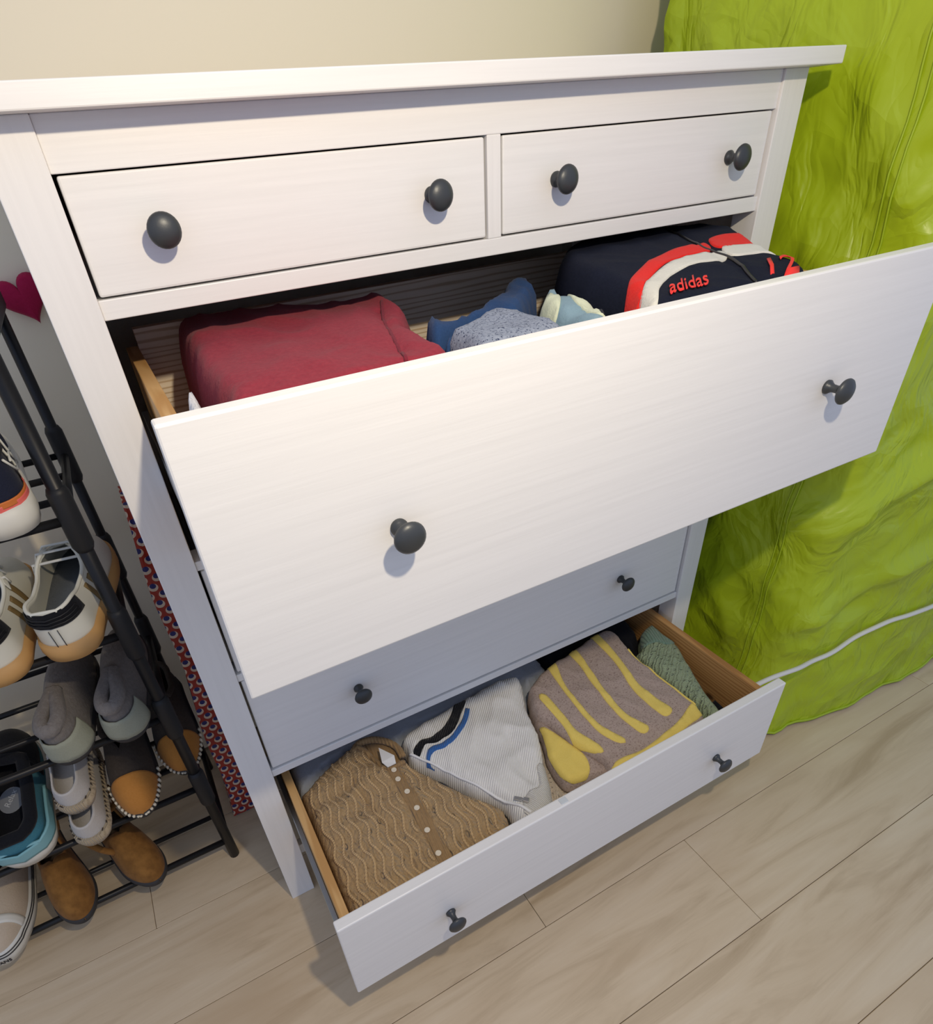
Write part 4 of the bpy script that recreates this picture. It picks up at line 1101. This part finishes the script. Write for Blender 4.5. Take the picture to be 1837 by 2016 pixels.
def suede_heel(pos, yaw, label, loose=True):
    s = Shoe(0.225, 0.039, 0.72, 0.34, lambda t: 0.070 - 0.058 * sm(0.05, 0.70, t), lambda t: 0.070 - 0.030 * sm(0.6, 1, t), lambda t: 0.055 - 0.02 * sm(0.15, 0.4, t), 0.40, 0.14, 0.20)
    e = shoe_root('heeled_sandal', pos, yaw, 0, 0, label, 'shoe', 'brown suede heels')
    sp_(e, 'sole', s.sole(0.001, 0.001, lambda t: max(0.0, s.zs(t) - 0.010)), M['dark_sole'])
    sp_(e, 'upper', s.upper(0.004), M['brown_suede']); sp_(e, 'insole', s.insole(0.006), M['dark_plush'])
    sp_(e, 'heel', box(bmesh.new(), -0.020, 0.020, 0.004, 0.045, 0.0, 0.058, 0.006), M['brown_suede'])
    pts_ = [(0.036 * math.cos(a), 0.055 + 0.045 * math.sin(a), 0.135 + 0.006 * math.sin(2 * a)) for a in [2 * PI * k / 22 for k in range(22)]]
    lp = catmull([(0.028, 0.135), (0.043, 0.118), (0.054, 0.090), (0.055, 0.060), (0.046, 0.038), (0.034, 0.044)], 0.006, closed=False)
    if loose: sp_(e, 'loose_strap', tube(bmesh.new(), [(p.x, p.y, 0.062 + 0.030 * math.sin(PI * i / (len(lp) - 1))) for i, p in enumerate(lp)], 0.0065, 8), M['brown_suede'])
    sp_(e, 'ankle_strap', tube(bmesh.new(), pts_, 0.006, 8, closed=True), M['brown_suede'])
    sp_(e, 'strap', tube(bmesh.new(), [(-0.030, 0.06, 0.10), (-0.036, 0.058, 0.122), (-0.035, 0.056, 0.138)], 0.006, 8), M['brown_suede'])
    sp_(e, 'strap', tube(bmesh.new(), [(0.030, 0.06, 0.10), (0.036, 0.058, 0.122), (0.035, 0.056, 0.138)], 0.006, 8), M['brown_suede'])
    return e
suede_heel((-0.318, 0.340, 0.064), 180 + 24, 'brown suede heel with ankle strap on the lowest shelf, toward the chest')
suede_heel((-0.424, 0.345, 0.064), 180 + 14, 'brown suede heel with ankle strap beside the sand canvas slip-on', False)

def running_shoe(pos, yaw):
    s = Shoe(0.27, 0.045, 0.84, 0.30, lambda t: 0.034, lambda t: 0.085 - 0.045 * sm(0.45, 0.95, t), lambda t: 0.072 - 0.012 * sm(0.1, 0.25, t) + 0.022 * sm(0.35, 0.6, t), 0.42, 0.26)
    e = shoe_root('running_shoe', pos, yaw, 8, 0, 'navy running shoe with white lines and coral midsole on the top tier', 'shoe')
    sp_(e, 'midsole', s.sole(0.005), M['white_rubber']); sp_(e, 'upper', s.upper(0.004), M['navy_mesh']); sp_(e, 'insole', s.insole(0.014), M['black_lining'])
    sp_(e, 'heel_band', s.band(0.0, 0.35, 0.0, 0.16, 0.0035), M['coral'], label='coral heel band')
    sp_(e, 'heel_pad', s.band(0.0, 0.14, 0.10, 0.22, 0.003), M['orange_foam'])
    sp_(e, 'rim', s.rim(0.007), M['black_lining'])
    for sd in (-1, 1):
        for ln in ([(0.06, 0.85), (0.16, 0.45), (0.34, 0.30)], [(0.22, 0.95), (0.26, 0.5), (0.22, 0.12)], [(0.12, 0.7), (0.30, 0.62), (0.44, 0.40)], [(0.40, 0.98), (0.36, 0.55), (0.42, 0.1)]):
            sp_(e, 'overlay_line', s.line(ln, 0.0016, sd, 0.004), M['white_line'])
    return e
running_shoe((-0.150, 0.140, 0.868), 10)

def slip_on(pos, yaw):
    s = Shoe(0.262, 0.047, 0.88, 0.36, lambda t: 0.030, lambda t: 0.062 - 0.028 * sm(0.5, 1, t), lambda t: 0.042 + 0.02 * sm(0.2, 0.5, t), 0.34, 0.22, 0.18)
    e = shoe_root('canvas_slip_on', pos, yaw, 0, 0, 'sand canvas slip-on with white rubber sole on the lowest shelf', 'shoe')
    sp_(e, 'sole', s.sole(0.004), M['white_rubber']); sp_(e, 'upper', s.upper(0.003), M['sand_canvas']); sp_(e, 'insole', s.insole(0.006), M['black_lining'])
    seq = [s.ts[k] for k in range(36, 0, -1)]
    for z_, off in ((0.024, 0.0055), (0.0315, 0.0055)):
        a = [Vector((-(s.hw(t) + off), t * s.L + (off if t > 0.9 else 0), z_)) for t in s.ts[2:]]; b = [Vector(((s.hw(t) + off), t * s.L + (off if t > 0.9 else 0), z_)) for t in reversed(s.ts[2:-1])]
        sp_(e, 'foxing_stripe', tube(bmesh.new(), a + b, 0.0011, 6), M['dark_sole'])
    sp_(e, 'toe_stripe', s.band(0.80, 0.86, 0.05, 1.0, 0.002, nt=3, nu=9), M['white_rubber'])
    cu = bpy.data.curves.new('lettering', 'FONT'); cu.body = 'VANS'; cu.size = 0.011; cu.extrude = 0.0006; cu.align_x = 'CENTER'
    tmp = bpy.data.objects.new('lettering', cu); COL.objects.link(tmp); bpy.context.view_layer.update()
    me = bpy.data.meshes.new_from_object(tmp.evaluated_get(bpy.context.evaluated_depsgraph_get())); bpy.data.objects.remove(tmp)
    me.materials.clear(); me.materials.append(M['dark_sole'])
    o = bpy.data.objects.new('lettering', me); link(o, e); o.location = (0.0, s.L + 0.0068, 0.009); o.rotation_euler = (math.radians(90), 0, math.radians(180))
    return e
slip_on((-0.503, 0.385, 0.062), 180 - 2)
